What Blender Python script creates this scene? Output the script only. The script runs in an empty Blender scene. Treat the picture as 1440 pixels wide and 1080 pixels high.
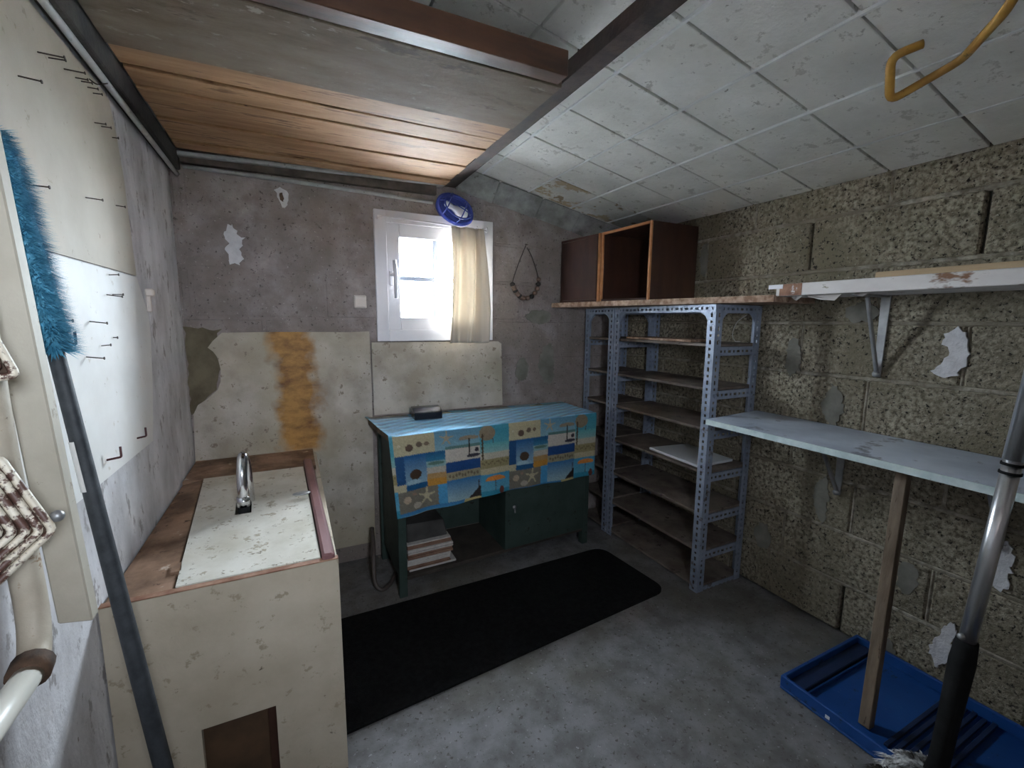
import bpy, bmesh, math, random
import numpy as np
from mathutils import Vector, Matrix

random.seed(7)
rng = np.random.default_rng(7)
scene = bpy.context.scene
COL = scene.collection

# ---------------------------------------------------------------- camera
cam_d = bpy.data.cameras.new('camera'); cam = bpy.data.objects.new('camera', cam_d); COL.objects.link(cam)
cam_d.sensor_width = 36.0; cam_d.lens = 628.1 / 1440 * 36; cam_d.clip_start = 0.02
R_ = Vector((0.89688, -0.44219, 0.00874)); U_ = Vector((0.05364, 0.12838, 0.99027)); F_ = Vector((0.43901, 0.88769, -0.13886))
cam.matrix_world = Matrix(((R_.x, U_.x, -F_.x, 0.39009), (R_.y, U_.y, -F_.y, -2.22573), (R_.z, U_.z, -F_.z, 1.19586), (0, 0, 0, 1)))
scene.camera = cam
# ---------------------------------------------------------------- sky and exposure
wd = bpy.data.worlds.new('overcast_sky'); scene.world = wd; wd.use_nodes = True
bg = wd.node_tree.nodes['Background']; bg.inputs[0].default_value = (0.78, 0.88, 1.0, 1); bg.inputs[1].default_value = 60.0
scene.view_settings.view_transform = 'Standard'; scene.view_settings.look = 'None'
scene.view_settings.gamma = 1.0; scene.view_settings.exposure = 1.38; scene.view_settings.use_curve_mapping = False
def portal(name, loc, rot, sx, sy):
    l = bpy.data.lights.new(name, 'AREA'); l.shape = 'RECTANGLE'; l.size = sx; l.size_y = sy
    l.cycles.is_portal = True
    o = bpy.data.objects.new(name, l); COL.objects.link(o); o.location = loc; o.rotation_euler = rot
portal('window_daylight', (1.065, 0.078, 1.40), (-math.pi / 2, 0, 0), 0.50, 0.51)
portal('hatch_daylight', (0.53, -2.755, 1.37), (math.pi / 2, 0, 0), 0.22, 0.24)  # portal at the unseen hatch added behind the camera

# ---------------------------------------------------------------- helpers
W = 2.254; ZC = 1.711; SL = 0.20            # room width, ceiling height at the right wall, ceiling slope
def zceil(x): return ZC + SL * (W - x)
MATS = {}
def mat(name, c1, c2, scale=8, stretch=(1, 1, 1), rough=0.8, bump=0.15, bscale=60, metal=0.0, spots=None, big=None,
        lo=0.35, hi=0.65, spec=0.4, attr=None, bdetail=6):
    """mottled procedural material in place coordinates; spots=(colour, scale, threshold), big=(colour, scale, amount)"""
    if name in MATS: return MATS[name]
    m = bpy.data.materials.new(name); m.use_nodes = True; MATS[name] = m
    t = m.node_tree; N = t.nodes; L = t.links; b = N['Principled BSDF']
    g = N.new('ShaderNodeNewGeometry'); mp = N.new('ShaderNodeMapping'); mp.inputs['Scale'].default_value = stretch
    L.new(g.outputs['Position'], mp.inputs['Vector'])
    def noise(sc, det=6, rg=0.6):
        n = N.new('ShaderNodeTexNoise'); n.inputs['Scale'].default_value = sc; n.inputs['Detail'].default_value = det
        n.inputs['Roughness'].default_value = rg; L.new(mp.outputs[0], n.inputs['Vector']); return n.outputs['Fac']
    def ramp(src, a, c, ca=(0, 0, 0, 1), cb=(1, 1, 1, 1)):
        r = N.new('ShaderNodeValToRGB'); r.color_ramp.elements[0].position = a; r.color_ramp.elements[1].position = c
        r.color_ramp.elements[0].color = ca; r.color_ramp.elements[1].color = cb; L.new(src, r.inputs[0]); return r.outputs[0]
    def mix(fac, a, c):
        x = N.new('ShaderNodeMix'); x.data_type = 'RGBA'
        L.new(fac, x.inputs[0])
        if isinstance(a, tuple): x.inputs[6].default_value = (*a, 1)
        else: L.new(a, x.inputs[6])
        if isinstance(c, tuple): x.inputs[7].default_value = (*c, 1)
        else: L.new(c, x.inputs[7])
        return x.outputs[2]
    if attr:
        at = N.new('ShaderNodeAttribute'); at.attribute_name = attr; col = at.outputs['Color']
    else:
        col = ramp(noise(scale), lo, hi, (*c1, 1), (*c2, 1))
    if big:
        f = ramp(noise(big[1], 4), 0.5 - 0.25 * big[2], 0.75 - 0.25 * big[2]); col = mix(f, col, big[0])
    if spots:
        lst = spots if isinstance(spots, list) else [spots]
        for sp in lst:
            f = ramp(noise(sp[1], 5, 0.7), sp[2], sp[2] + 0.05); col = mix(f, col, sp[0])
    L.new(col, b.inputs['Base Color'])
    b.inputs['Roughness'].default_value = rough; b.inputs['Metallic'].default_value = metal
    b.inputs['Specular IOR Level'].default_value = spec
    if bump:
        bp = N.new('ShaderNodeBump'); bp.inputs['Strength'].default_value = bump; bp.inputs['Distance'].default_value = 0.01
        L.new(noise(bscale, bdetail, 0.65), bp.inputs['Height']); L.new(bp.outputs[0], b.inputs['Normal'])
    m['_mix'] = 0
    return m

def set_tags(o, label=None, cat=None, group=None, kind=None):
    if label: o['label'] = label
    if cat: o['category'] = cat
    if group: o['group'] = group
    if kind: o['kind'] = kind
    return o
ORG = {}
def thing(name, loc, label, cat, group=None, kind=None):
    o = bpy.data.objects.new(name, None); COL.objects.link(o); o.location = loc; o.empty_display_size = 0.05
    ORG[o.name] = Vector(loc); return set_tags(o, label, cat, group, kind)
def link_mesh(name, me, parent=None, loc=None):
    o = bpy.data.objects.new(name, me); COL.objects.link(o)
    if parent is not None: o.parent = parent
    if loc is not None: o.location = loc
    return o
def obj(name, bm, m, parent=None, label=None, cat=None, group=None, kind=None, smooth=False):
    """one mesh object from a bmesh in place coordinates"""
    me = bpy.data.meshes.new(name)
    bmesh.ops.recalc_face_normals(bm, faces=bm.faces)
    if parent is None:
        vs = [v.co for v in bm.verts]
        org = Vector(((min(v.x for v in vs) + max(v.x for v in vs)) / 2, (min(v.y for v in vs) + max(v.y for v in vs)) / 2, min(v.z for v in vs)))
    else: org = ORG[parent.name]
    bmesh.ops.translate(bm, verts=bm.verts, vec=-org)
    if smooth:
        for f in bm.faces: f.smooth = True
    bm.to_mesh(me); bm.free(); me.materials.append(m)
    o = link_mesh(name, me, parent)
    if parent is None: o.location = org
    ORG[o.name] = org.copy()
    return set_tags(o, label, cat, group, kind)
def NB(): return bmesh.new()
def hexa(bm, p, bev=0.0):
    """eight corners: bottom 0-3 (counter-clockwise), top 4-7"""
    v = [bm.verts.new(q) for q in p]
    fs = [bm.faces.new([v[i] for i in q]) for q in ((3, 2, 1, 0), (4, 5, 6, 7), (0, 1, 5, 4), (1, 2, 6, 5), (2, 3, 7, 6), (3, 0, 4, 7))]
    if bev:
        es = list({e for f in fs for e in f.edges})
        bmesh.ops.bevel(bm, geom=es, offset=bev, segments=1, affect='EDGES', clamp_overlap=True)
    return bm
def box(bm, x0, x1, y0, y1, z0, z1, bev=0.0):
    return hexa(bm, [(x0, y0, z0), (x1, y0, z0), (x1, y1, z0), (x0, y1, z0), (x0, y0, z1), (x1, y0, z1), (x1, y1, z1), (x0, y1, z1)], bev)
def bar(bm, a, b, w, h, up=(0, 0, 1), bev=0.0, w2=None, h2=None):
    """rectangular bar from a to b; w across, h along up"""
    a = Vector(a); b = Vector(b); d = (b - a).normalized(); s = d.cross(Vector(up)).normalized(); u = s.cross(d)
    w2 = w if w2 is None else w2; h2 = h if h2 is None else h2
    p = []
    for c, ww, hh in ((a, w, h), (b, w2, h2)):
        p += [c - s * ww / 2 - u * hh / 2, c + s * ww / 2 - u * hh / 2, c + s * ww / 2 + u * hh / 2, c - s * ww / 2 + u * hh / 2]
    return hexa(bm, p, bev)
def tube(bm, pts, r, seg=12, cap=True, closed=False):
    pts = [Vector(p) for p in pts]; n = len(pts); rings = []
    rr = r if isinstance(r, (list, tuple)) else [r] * n
    prev = None
    for i, p in enumerate(pts):
        if closed: d = (pts[(i + 1) % n] - pts[i - 1]).normalized()
        else: d = (pts[min(i + 1, n - 1)] - pts[max(i - 1, 0)]).normalized()
        if prev is None:
            a = Vector((0, 0, 1)) if abs(d.z) < 0.9 else Vector((1, 0, 0)); s = d.cross(a).normalized()
        else: s = (prev - d * prev.dot(d)).normalized()
        prev = s; t = d.cross(s)
        rings.append([bm.verts.new(p + (s * math.cos(2 * math.pi * k / seg) + t * math.sin(2 * math.pi * k / seg)) * rr[i]) for k in range(seg)])
    for i in range(n if closed else n - 1):
        A = rings[i]; B = rings[(i + 1) % n]
        for k in range(seg): bm.faces.new((A[k], A[(k + 1) % seg], B[(k + 1) % seg], B[k]))
    if cap and not closed:
        bm.faces.new(rings[0][::-1]); bm.faces.new(rings[-1])
    return bm
def smooth_pts(pts, k=6):
    """Catmull-Rom through the points"""
    P = [Vector(p) for p in pts]; P = [P[0] * 2 - P[1]] + P + [P[-1] * 2 - P[-2]]; out = []
    for i in range(1, len(P) - 2):
        for j in range(k):
            t = j / k; a, b, c, d = P[i - 1:i + 3]
            out.append(0.5 * ((2 * b) + (c - a) * t + (2 * a - 5 * b + 4 * c - d) * t * t + (3 * b - a - 3 * c + d) * t ** 3))
    out.append(P[-2]); return out
def fillet(pts, r, k=5):
    """polyline with rounded corners"""
    P = [Vector(p) for p in pts]; out = [P[0]]
    for i in range(1, len(P) - 1):
        a = (P[i - 1] - P[i]); b = (P[i + 1] - P[i]); q = min(r, a.length * .49, b.length * .49)
        s = P[i] + a.normalized() * q; e = P[i] + b.normalized() * q
        for j in range(k + 1):
            t = j / k; out.append(s * (1 - t) ** 2 + P[i] * 2 * t * (1 - t) + e * t * t)
    out.append(P[-1]); return out
def poly(bm, pts3, ext):
    """flat outline extruded along ext"""
    ext = Vector(ext); a = [bm.verts.new(p) for p in pts3]; b = [bm.verts.new(Vector(p) + ext) for p in pts3]; n = len(a)
    bm.faces.new(a); bm.faces.new(b[::-1])
    for i in range(n): bm.faces.new((a[i], b[i], b[(i + 1) % n], a[(i + 1) % n]))
    return bm
def rough_outline(pts2, amp, step):
    """ragged closed outline"""
    out = []; n = len(pts2)
    for i in range(n):
        a = Vector(pts2[i]); b = Vector(pts2[(i + 1) % n]); k = max(1, int((b - a).length / step))
        for j in range(k):
            q = a.lerp(b, j / k); out.append((q.x + random.uniform(-amp, amp), q.y + random.uniform(-amp, amp)))
    return out
def ball(bm, c, r, sx=1, sy=1, sz=1, u=12, v=8):
    m = Matrix.Translation(c) @ Matrix.Diagonal((sx, sy, sz, 1))
    bmesh.ops.create_uvsphere(bm, u_segments=u, v_segments=v, radius=r, matrix=m); return bm

# ---------------------------------------------------------------- materials
block_m = mat('grey_block', (0.12, 0.097, 0.066), (0.52, 0.455, 0.345), scale=70, rough=0.95, bump=1.0, bscale=70, lo=0.36, hi=0.62,
              big=((0.21, 0.178, 0.12), 2.2, 0.45), spots=[((0.03, 0.025, 0.018), 85, 0.57), ((0.58, 0.52, 0.42), 110, 0.63)])
block_b = mat('grey_block_smooth', (0.24, 0.198, 0.185), (0.42, 0.36, 0.345), scale=11, rough=0.95, bump=0.6, bscale=70,
              big=((0.22, 0.18, 0.155), 2.5, 0.5), spots=[((0.11, 0.088, 0.08), 70, 0.60), ((0.52, 0.45, 0.43), 90, 0.645)])
mortar_m = mat('mortar', (0.22, 0.19, 0.145), (0.56, 0.50, 0.41), scale=30, rough=0.95, bump=0.8, bscale=60, lo=.4, hi=.62, big=((0.24, 0.205, 0.15), 3.0, 0.5))
mortar_b = mat('mortar_dark', (0.25, 0.21, 0.195), (0.44, 0.38, 0.36), scale=14, rough=0.95, bump=0.5, bscale=50)
recess_m = mat('joint_recess', (0.05, 0.045, 0.035), (0.10, 0.09, 0.07), scale=30, rough=1, bump=0.3)
render_m = mat('cement_render', (0.48, 0.455, 0.455), (0.76, 0.735, 0.745), scale=6, stretch=(1, 1, .5), rough=0.9, bump=0.5, bscale=45, lo=.38, hi=.62,
               spots=[((0.36, 0.33, 0.32), 20, 0.58), ((0.25, 0.21, 0.18), 60, 0.64)])
floor_m = mat('concrete_floor', (0.115, 0.108, 0.104), (0.205, 0.198, 0.20), scale=11, rough=0.7, bump=0.45, bscale=60, lo=.38, hi=.62,
              big=((0.125, 0.112, 0.085), 1.3, 0.1), spots=[((0.075, 0.066, 0.055), 60, 0.585), ((0.045, 0.037, 0.03), 18, 0.66), ((0.30, 0.295, 0.30), 75, 0.62)])
tile_m = mat('ceiling_tile', (0.70, 0.685, 0.635), (0.87, 0.855, 0.81), scale=5, rough=0.85, bump=0.35, bscale=35,
             spots=[((0.58, 0.56, 0.51), 20, 0.585), ((0.34, 0.32, 0.28), 34, 0.64), ((0.16, 0.145, 0.12), 15, 0.70)])
tile_stain = mat('ceiling_tile_stained', (0.60, 0.585, 0.535), (0.80, 0.785, 0.74), scale=6, rough=0.85, bump=0.5, bscale=30,
                 spots=[((0.48, 0.37, 0.235), 5, 0.53), ((0.32, 0.24, 0.145), 14, 0.60), ((0.17, 0.155, 0.135), 24, 0.645)])
grout_w = mat('pale_grout', (0.72, 0.72, 0.70), (0.80, 0.80, 0.78), scale=20, rough=0.9, bump=0.1)
cove_m = mat('dark_cement', (0.17, 0.165, 0.155), (0.42, 0.415, 0.40), scale=8, rough=0.95, bump=0.6, bscale=30, spots=((0.10, 0.09, 0.08), 18, 0.64))
plank_m = mat('warm_plank', (0.23, 0.112, 0.046), (0.39, 0.225, 0.12), scale=9, stretch=(.35, 3, 3), rough=0.65, bump=0.25, bscale=30,
              spots=[((0.15, 0.068, 0.026), 9, 0.575), ((0.06, 0.026, 0.011), 24, 0.63)])
greyplank_m = mat('grey_plank', (0.085, 0.058, 0.037), (0.165, 0.125, 0.092), scale=7, stretch=(.6, 1.6, 2), rough=0.8, bump=0.25, bscale=30, spec=0.2,
                  spots=[((0.05, 0.03, 0.018), 6, 0.585), ((0.20, 0.16, 0.13), 26, 0.61)])
crossbeam_m = mat('reddish_beam', (0.025, 0.009, 0.004), (0.085, 0.035, 0.017), scale=7, stretch=(.4, 2, 2), rough=0.5, bump=0.15, bscale=30)
rust_m = mat('rusty_steel', (0.018, 0.011, 0.009), (0.06, 0.034, 0.027), scale=16, rough=0.75, bump=0.3, bscale=60)
white_pvc = mat('white_pvc', (0.74, 0.72, 0.75), (0.82, 0.80, 0.83), scale=4, rough=0.35, bump=0.0)
muntin_m = mat('pale_glazing_bar', (0.26, 0.28, 0.34), (0.29, 0.31, 0.37), scale=4, rough=0.5, bump=0.0)
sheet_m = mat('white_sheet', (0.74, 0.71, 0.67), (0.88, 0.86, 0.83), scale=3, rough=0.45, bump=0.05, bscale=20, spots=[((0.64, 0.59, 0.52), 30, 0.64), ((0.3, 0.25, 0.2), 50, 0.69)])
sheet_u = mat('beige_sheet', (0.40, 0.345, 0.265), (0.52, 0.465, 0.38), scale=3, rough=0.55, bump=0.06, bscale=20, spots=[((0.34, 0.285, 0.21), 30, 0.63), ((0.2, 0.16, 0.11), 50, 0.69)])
lid_m = mat('worn_white_laminate', (0.50, 0.46, 0.37), (0.70, 0.67, 0.60), scale=6, rough=0.5, bump=0.08, bscale=40,
            spots=[((0.38, 0.33, 0.245), 24, 0.585), ((0.24, 0.20, 0.145), 42, 0.615), ((0.12, 0.065, 0.032), 16, 0.68)])
cabface_m = mat('worn_cream_board', (0.42, 0.355, 0.265), (0.56, 0.49, 0.385), scale=4, rough=0.6, bump=0.12, bscale=40,
                spots=[((0.33, 0.27, 0.19), 22, 0.595), ((0.10, 0.07, 0.042), 30, 0.67)])
brown_m = mat('worn_brown_board', (0.12, 0.065, 0.036), (0.33, 0.20, 0.13), scale=7, rough=0.7, bump=0.2, bscale=40, lo=.4, hi=.62, spots=[((0.07, 0.035, 0.018), 20, 0.60), ((0.50, 0.41, 0.33), 14, 0.64)])
pink_m = mat('purple_brown_strip', (0.15, 0.065, 0.065), (0.26, 0.13, 0.13), scale=7, stretch=(1, .4, 1), rough=0.4, bump=0.05)
darkwood = mat('dark_brown_veneer', (0.030, 0.012, 0.008), (0.062, 0.025, 0.015), scale=9, stretch=(1, 1, .3), rough=0.5, bump=0.06)
orange_edge = mat('orange_wood_edge', (0.42, 0.17, 0.06), (0.55, 0.26, 0.11), scale=20, rough=0.6, bump=0.1)
chip_m = mat('chipboard', (0.26, 0.155, 0.10), (0.50, 0.35, 0.255), scale=40, rough=0.85, bump=0.3, bscale=90, lo=.4, hi=.6)
shelfdust = mat('dusty_shelf_board', (0.11, 0.082, 0.066), (0.22, 0.18, 0.15), scale=9, rough=0.8, bump=0.15, bscale=60, spots=[((0.06, 0.045, 0.033), 22, 0.60)])
steel_m = mat('blue_grey_steel', (0.25, 0.29, 0.37), (0.38, 0.43, 0.53), scale=12, rough=0.45, bump=0.08, bscale=50, metal=0.2, spots=[((0.17, 0.155, 0.15), 26, 0.61), ((0.45, 0.49, 0.57), 40, 0.65)])
zinc_m = mat('dull_zinc', (0.30, 0.30, 0.30), (0.46, 0.46, 0.46), scale=14, rough=0.4, bump=0.05, metal=0.6)
chrome_m = mat('chrome', (0.70, 0.70, 0.72), (0.82, 0.82, 0.84), scale=6, rough=0.15, bump=0.02, metal=1.0)
alu_m = mat('aluminium_tube', (0.66, 0.66, 0.68), (0.78, 0.78, 0.80), scale=6, stretch=(1, 1, .2), rough=0.28, bump=0.02, metal=0.9)
black_m = mat('black_rubber', (0.006, 0.006, 0.006), (0.014, 0.014, 0.014), scale=20, rough=0.8, bump=0.1, spec=0.2)
mat_m = mat('black_mat', (0.006, 0.006, 0.006), (0.011, 0.011, 0.011), scale=60, rough=1.0, bump=0.3, bscale=200, spec=0.05)
gloss_black = mat('gloss_black', (0.006, 0.006, 0.012), (0.012, 0.012, 0.02), scale=5, rough=0.12, bump=0.0, spec=0.6)
green_m = mat('green_paint', (0.030, 0.048, 0.040), (0.048, 0.070, 0.060), scale=8, rough=0.55, bump=0.08, spec=0.25, spots=[((0.022, 0.024, 0.018), 26, 0.61), ((0.08, 0.10, 0.085), 40, 0.66)])
marble_m = mat('blue_grey_laminate', (0.58, 0.66, 0.78), (0.74, 0.81, 0.92), scale=5, rough=0.3, bump=0.05, bscale=30,
               big=((0.36, 0.41, 0.52), 3.2, 0.35), spots=[((0.22, 0.25, 0.32), 5, 0.59), ((0.07, 0.075, 0.09), 11, 0.645)], spec=0.7)
edge_m = mat('pale_blue_edge', (0.42, 0.52, 0.52), (0.62, 0.70, 0.69), scale=20, rough=0.6, bump=0.1, spots=((0.3, 0.25, 0.2), 30, 0.66))
peel_m = mat('peeling_white_paint', (0.60, 0.55, 0.52), (0.74, 0.70, 0.67), scale=8, stretch=(1, .5, 1), rough=0.7, bump=0.3, bscale=30,
             spots=[((0.24, 0.12, 0.065), 9, 0.57), ((0.20, 0.17, 0.075), 16, 0.62), ((0.05, 0.03, 0.02), 30, 0.68)])
pine_m = mat('pine_strip', (0.42, 0.29, 0.16), (0.56, 0.41, 0.25), scale=10, stretch=(3, .3, 3), rough=0.6, bump=0.06)
oldwood = mat('grey_brown_post', (0.10, 0.07, 0.046), (0.23, 0.17, 0.12), scale=10, stretch=(3, 3, .4), rough=0.8, bump=0.2, bscale=50, spots=[((0.06, 0.038, 0.022), 24, 0.62)])
blue_m = mat('blue_plastic', (0.007, 0.05, 0.20), (0.012, 0.072, 0.26), scale=5, rough=0.5, bump=0.05, spec=0.3, spots=[((0.012, 0.03, 0.08), 26, 0.62), ((0.08, 0.14, 0.28), 50, 0.68)])
darkblue_m = mat('dark_blue_plastic', (0.008, 0.02, 0.06), (0.015, 0.03, 0.085), scale=9, rough=0.5, bump=0.03)
lampblue = mat('blue_lamp_plastic', (0.03, 0.05, 0.28), (0.05, 0.07, 0.36), scale=9, rough=0.35, bump=0.0)
bulb_m = mat('milky_bulb', (0.80, 0.80, 0.80), (0.86, 0.86, 0.86), scale=4, rough=0.2, bump=0.0)
conduit_m = mat('grey_conduit', (0.34, 0.33, 0.32), (0.48, 0.47, 0.46), scale=14, rough=0.5, bump=0.08, spots=[((0.16, 0.14, 0.12), 30, 0.63)])
cream_m = mat('cream_plastic', (0.60, 0.52, 0.46), (0.68, 0.60, 0.54), scale=6, rough=0.4, bump=0.02)
plaster_m = mat('white_plaster', (0.62, 0.60, 0.61), (0.76, 0.74, 0.75), scale=30, rough=0.95, bump=0.6, bscale=60, spots=((0.4, 0.37, 0.36), 60, 0.66))
smear_m = mat('grey_mortar_smear', (0.15, 0.138, 0.11), (0.25, 0.235, 0.20), scale=10, rough=0.9, bump=0.25, bscale=30)
dampcem_m = mat('damp_brown_cement', (0.10, 0.08, 0.05), (0.19, 0.155, 0.10), scale=9, rough=0.95, bump=0.4, bscale=40)
nail_m = mat('dark_iron', (0.03, 0.02, 0.018), (0.07, 0.045, 0.035), scale=20, rough=0.6, bump=0.1)
redhook_m = mat('dark_red_iron', (0.05, 0.012, 0.012), (0.08, 0.02, 0.02), scale=20, rough=0.5, bump=0.1)
ochre_m = mat('ochre_rod', (0.30, 0.15, 0.02), (0.45, 0.24, 0.045), scale=18, rough=0.5, bump=0.15, spots=((0.09, 0.06, 0.02), 34, 0.60))
greypaint = mat('beige_grey_paint', (0.40, 0.355, 0.28), (0.52, 0.47, 0.385), scale=5, rough=0.6, bump=0.1, spots=[((0.3, 0.25, 0.19), 26, 0.61), ((0.12, 0.08, 0.05), 34, 0.69)])
pipepaint = mat('flaking_pipe_paint', (0.40, 0.34, 0.26), (0.56, 0.49, 0.39), scale=8, rough=0.5, bump=0.15, spots=[((0.24, 0.12, 0.05), 16, 0.60), ((0.07, 0.045, 0.03), 26, 0.66)])
rustpipe = mat('rusty_collar', (0.05, 0.03, 0.02), (0.13, 0.07, 0.04), scale=30, rough=0.8, bump=0.3)
whitepipe = mat('white_pipe', (0.70, 0.66, 0.58), (0.80, 0.76, 0.68), scale=8, rough=0.35, bump=0.03)
grate_m = mat('flaking_cream_paint', (0.66, 0.57, 0.44), (0.78, 0.70, 0.57), scale=20, rough=0.45, bump=0.15, bscale=60, spots=((0.12, 0.06, 0.045), 38, 0.50))
handle_m = mat('charcoal_handle', (0.025, 0.028, 0.032), (0.05, 0.054, 0.06), scale=40, rough=0.6, bump=0.15, bscale=120)
teal_m = mat('teal_bristle', (0.045, 0.24, 0.38), (0.17, 0.50, 0.67), scale=45, rough=0.7, bump=0)
mopfibre = mat('grey_white_fibre', (0.14, 0.13, 0.12), (0.72, 0.71, 0.70), scale=11, rough=0.9, bump=0, lo=0.44, hi=0.54)
mopdark = mat('dark_fibre', (0.03, 0.026, 0.022), (0.10, 0.085, 0.07), scale=20, rough=0.9, bump=0)
paper_m = mat('paper_edges', (0.42, 0.38, 0.35), (0.60, 0.56, 0.52), scale=60, stretch=(1, 1, 6), rough=0.8, bump=0.1)
paper_d = mat('brown_covers', (0.17, 0.09, 0.06), (0.27, 0.16, 0.11), scale=20, rough=0.7, bump=0.05)
paper_w = mat('white_paper', (0.66, 0.64, 0.62), (0.74, 0.72, 0.70), scale=10, rough=0.7, bump=0.02)
darkcard = mat('dark_grey_card', (0.035, 0.032, 0.03), (0.07, 0.065, 0.06), scale=9, rough=0.7, bump=0.05)
hose_m = mat('brown_hose', (0.06, 0.045, 0.04), (0.11, 0.085, 0.075), scale=9, rough=0.5, bump=0.05)
cord_m = mat('dark_cord', (0.03, 0.026, 0.022), (0.06, 0.05, 0.045), scale=20, rough=0.8, bump=0.1)
bead_m = mat('brown_bead', (0.12, 0.075, 0.055), (0.26, 0.17, 0.13), scale=40, rough=0.5, bump=0.1)
wire_m = mat('pale_wire', (0.42, 0.40, 0.37), (0.55, 0.53, 0.50), scale=9, rough=0.5, bump=0)
bluewhite = mat('white_board', (0.72, 0.75, 0.78), (0.80, 0.83, 0.86), scale=5, rough=0.4, bump=0.03)

# the water-stained white sheet under the window: rust-coloured run with its own outline
def stained_sheet():
    m = mat('stained_white_sheet', (0.35, 0.295, 0.235), (0.55, 0.495, 0.425), scale=7, rough=0.6, bump=0.3, bscale=34, lo=.36, hi=.6,
            big=((0.40, 0.34, 0.24), 2.0, 0.4), spots=[((0.25, 0.20, 0.15), 28, 0.60), ((0.10, 0.075, 0.055), 46, 0.66)])
    t = m.node_tree; N = t.nodes; L = t.links; b = N['Principled BSDF']
    old = b.inputs['Base Color'].links[0].from_socket
    g = N.new('ShaderNodeNewGeometry'); sx = N.new('ShaderNodeSeparateXYZ'); L.new(g.outputs['Position'], sx.inputs[0])
    n = N.new('ShaderNodeTexNoise'); n.inputs['Scale'].default_value = 14; n.inputs['Detail'].default_value = 8; L.new(g.outputs['Position'], n.inputs['Vector'])
    def M(op, a, c=None, cl=False):
        x = N.new('ShaderNodeMath'); x.operation = op; x.use_clamp = cl
        for i, q in enumerate((a, c)):
            if q is None: continue
            if isinstance(q, (int, float)): x.inputs[i].default_value = q
            else: L.new(q, x.inputs[i])
        return x.outputs[0]
    ctr = M('ADD', 0.385, M('MULTIPLY', M('SUBTRACT', 1.14, sx.outputs[2]), 0.06))      # the run drifts right on its way down
    d = M('ABSOLUTE', M('SUBTRACT', sx.outputs[0], ctr))
    d = M('ADD', d, M('MULTIPLY', M('SUBTRACT', n.outputs['Fac'], 0.5), 0.16))
    f = M('DIVIDE', M('SUBTRACT', 0.108, d), 0.055, True)
    f = M('MULTIPLY', f, M('DIVIDE', M('SUBTRACT', sx.outputs[2], 0.58), 0.03, True))
    r = N.new('ShaderNodeValToRGB'); e = r.color_ramp.elements; e[0].position = 0.34; e[0].color = (0.15, 0.062, 0.02, 1); e[1].position = 0.58; e[1].color = (0.46, 0.235, 0.06, 1)
    n2 = N.new('ShaderNodeTexNoise'); n2.inputs['Scale'].default_value = 9; n2.inputs['Detail'].default_value = 9; n2.inputs['Roughness'].default_value = 0.7
    mp = N.new('ShaderNodeMapping'); mp.inputs['Scale'].default_value = (.8, .8, 1.5); L.new(g.outputs['Position'], mp.inputs[0]); L.new(mp.outputs[0], n2.inputs['Vector']); L.new(n2.outputs['Fac'], r.inputs[0])
    x = N.new('ShaderNodeMix'); x.data_type = 'RGBA'; L.new(f, x.inputs[0]); L.new(old, x.inputs[6]); L.new(r.outputs[0], x.inputs[7])
    L.new(x.outputs[2], b.inputs['Base Color'])
    return m
stain_m = stained_sheet()
def glass():
    m = bpy.data.materials.new('window_glass'); m.use_nodes = True; t = m.node_tree; N = t.nodes; L = t.links
    N.remove(N['Principled BSDF']); o = N['Material Output']
    tr = N.new('ShaderNodeBsdfTransparent'); gl = N.new('ShaderNodeBsdfGlossy'); gl.inputs['Roughness'].default_value = 0.02
    fr = N.new('ShaderNodeFresnel'); fr.inputs[0].default_value = 1.2; mx = N.new('ShaderNodeMixShader')
    tr.inputs[0].default_value = (0.95, 0.97, 0.97, 1)
    L.new(fr.outputs[0], mx.inputs[0]); L.new(tr.outputs[0], mx.inputs[1]); L.new(gl.outputs[0], mx.inputs[2]); L.new(mx.outputs[0], o.inputs[0]); return m
glass_m = glass()
def curtain_mat():
    m = bpy.data.materials.new('cream_curtain_cloth'); m.use_nodes = True; t = m.node_tree; N = t.nodes; L = t.links
    b = N['Principled BSDF']; b.inputs['Base Color'].default_value = (0.66, 0.58, 0.49, 1); b.inputs['Roughness'].default_value = 0.9
    tl = N.new('ShaderNodeBsdfTranslucent'); tl.inputs[0].default_value = (0.80, 0.72, 0.60, 1); mx = N.new('ShaderNodeMixShader'); mx.inputs[0].default_value = 0.15
    w = N.new('ShaderNodeTexNoise'); w.inputs['Scale'].default_value = 500; bp = N.new('ShaderNodeBump'); bp.inputs['Strength'].default_value = 0.1; L.new(w.outputs['Fac'], bp.inputs['Height']); L.new(bp.outputs[0], b.inputs['Normal'])
    L.new(b.outputs[0], mx.inputs[1]); L.new(tl.outputs[0], mx.inputs[2]); L.new(mx.outputs[0], N['Material Output'].inputs[0]); return m
curtain_m = curtain_mat()
cloth_m = mat('printed_oilcloth', (0, 0, 0), (1, 1, 1), rough=0.30, bump=0.5, bscale=22, stretch=(.5, 1, 1), spec=0.45, attr='print', bdetail=3)  # print attribute also carries the sheen painted on the top

# ================================================================ THE SETTING
YF = -2.6                                   # wall behind the camera
bm = NB(); box(bm, -0.25, W + 0.25, YF - 0.2, 0.25, -0.12, 0.0)
obj('floor', bm, floor_m, kind='structure', label='grey worn concrete floor')
bm = NB(); box(bm, -25, 25, -25, 25, -0.20, -0.13)  # unseen ground added, its paleness set to bounce light onto the ceiling
obj('ground', bm, mat('pale_gravel', (0.62, 0.61, 0.585), (0.78, 0.77, 0.74), scale=12, rough=0.95, bump=0.2), kind='structure', label='pale gravel ground outside')
bm = NB(); box(bm, -0.2, 0.0, YF, 0.2, 0.0, 2.35)
wall_left = obj('wall_left', bm, render_m, kind='structure', label='pale cement-rendered wall on the left')
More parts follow.
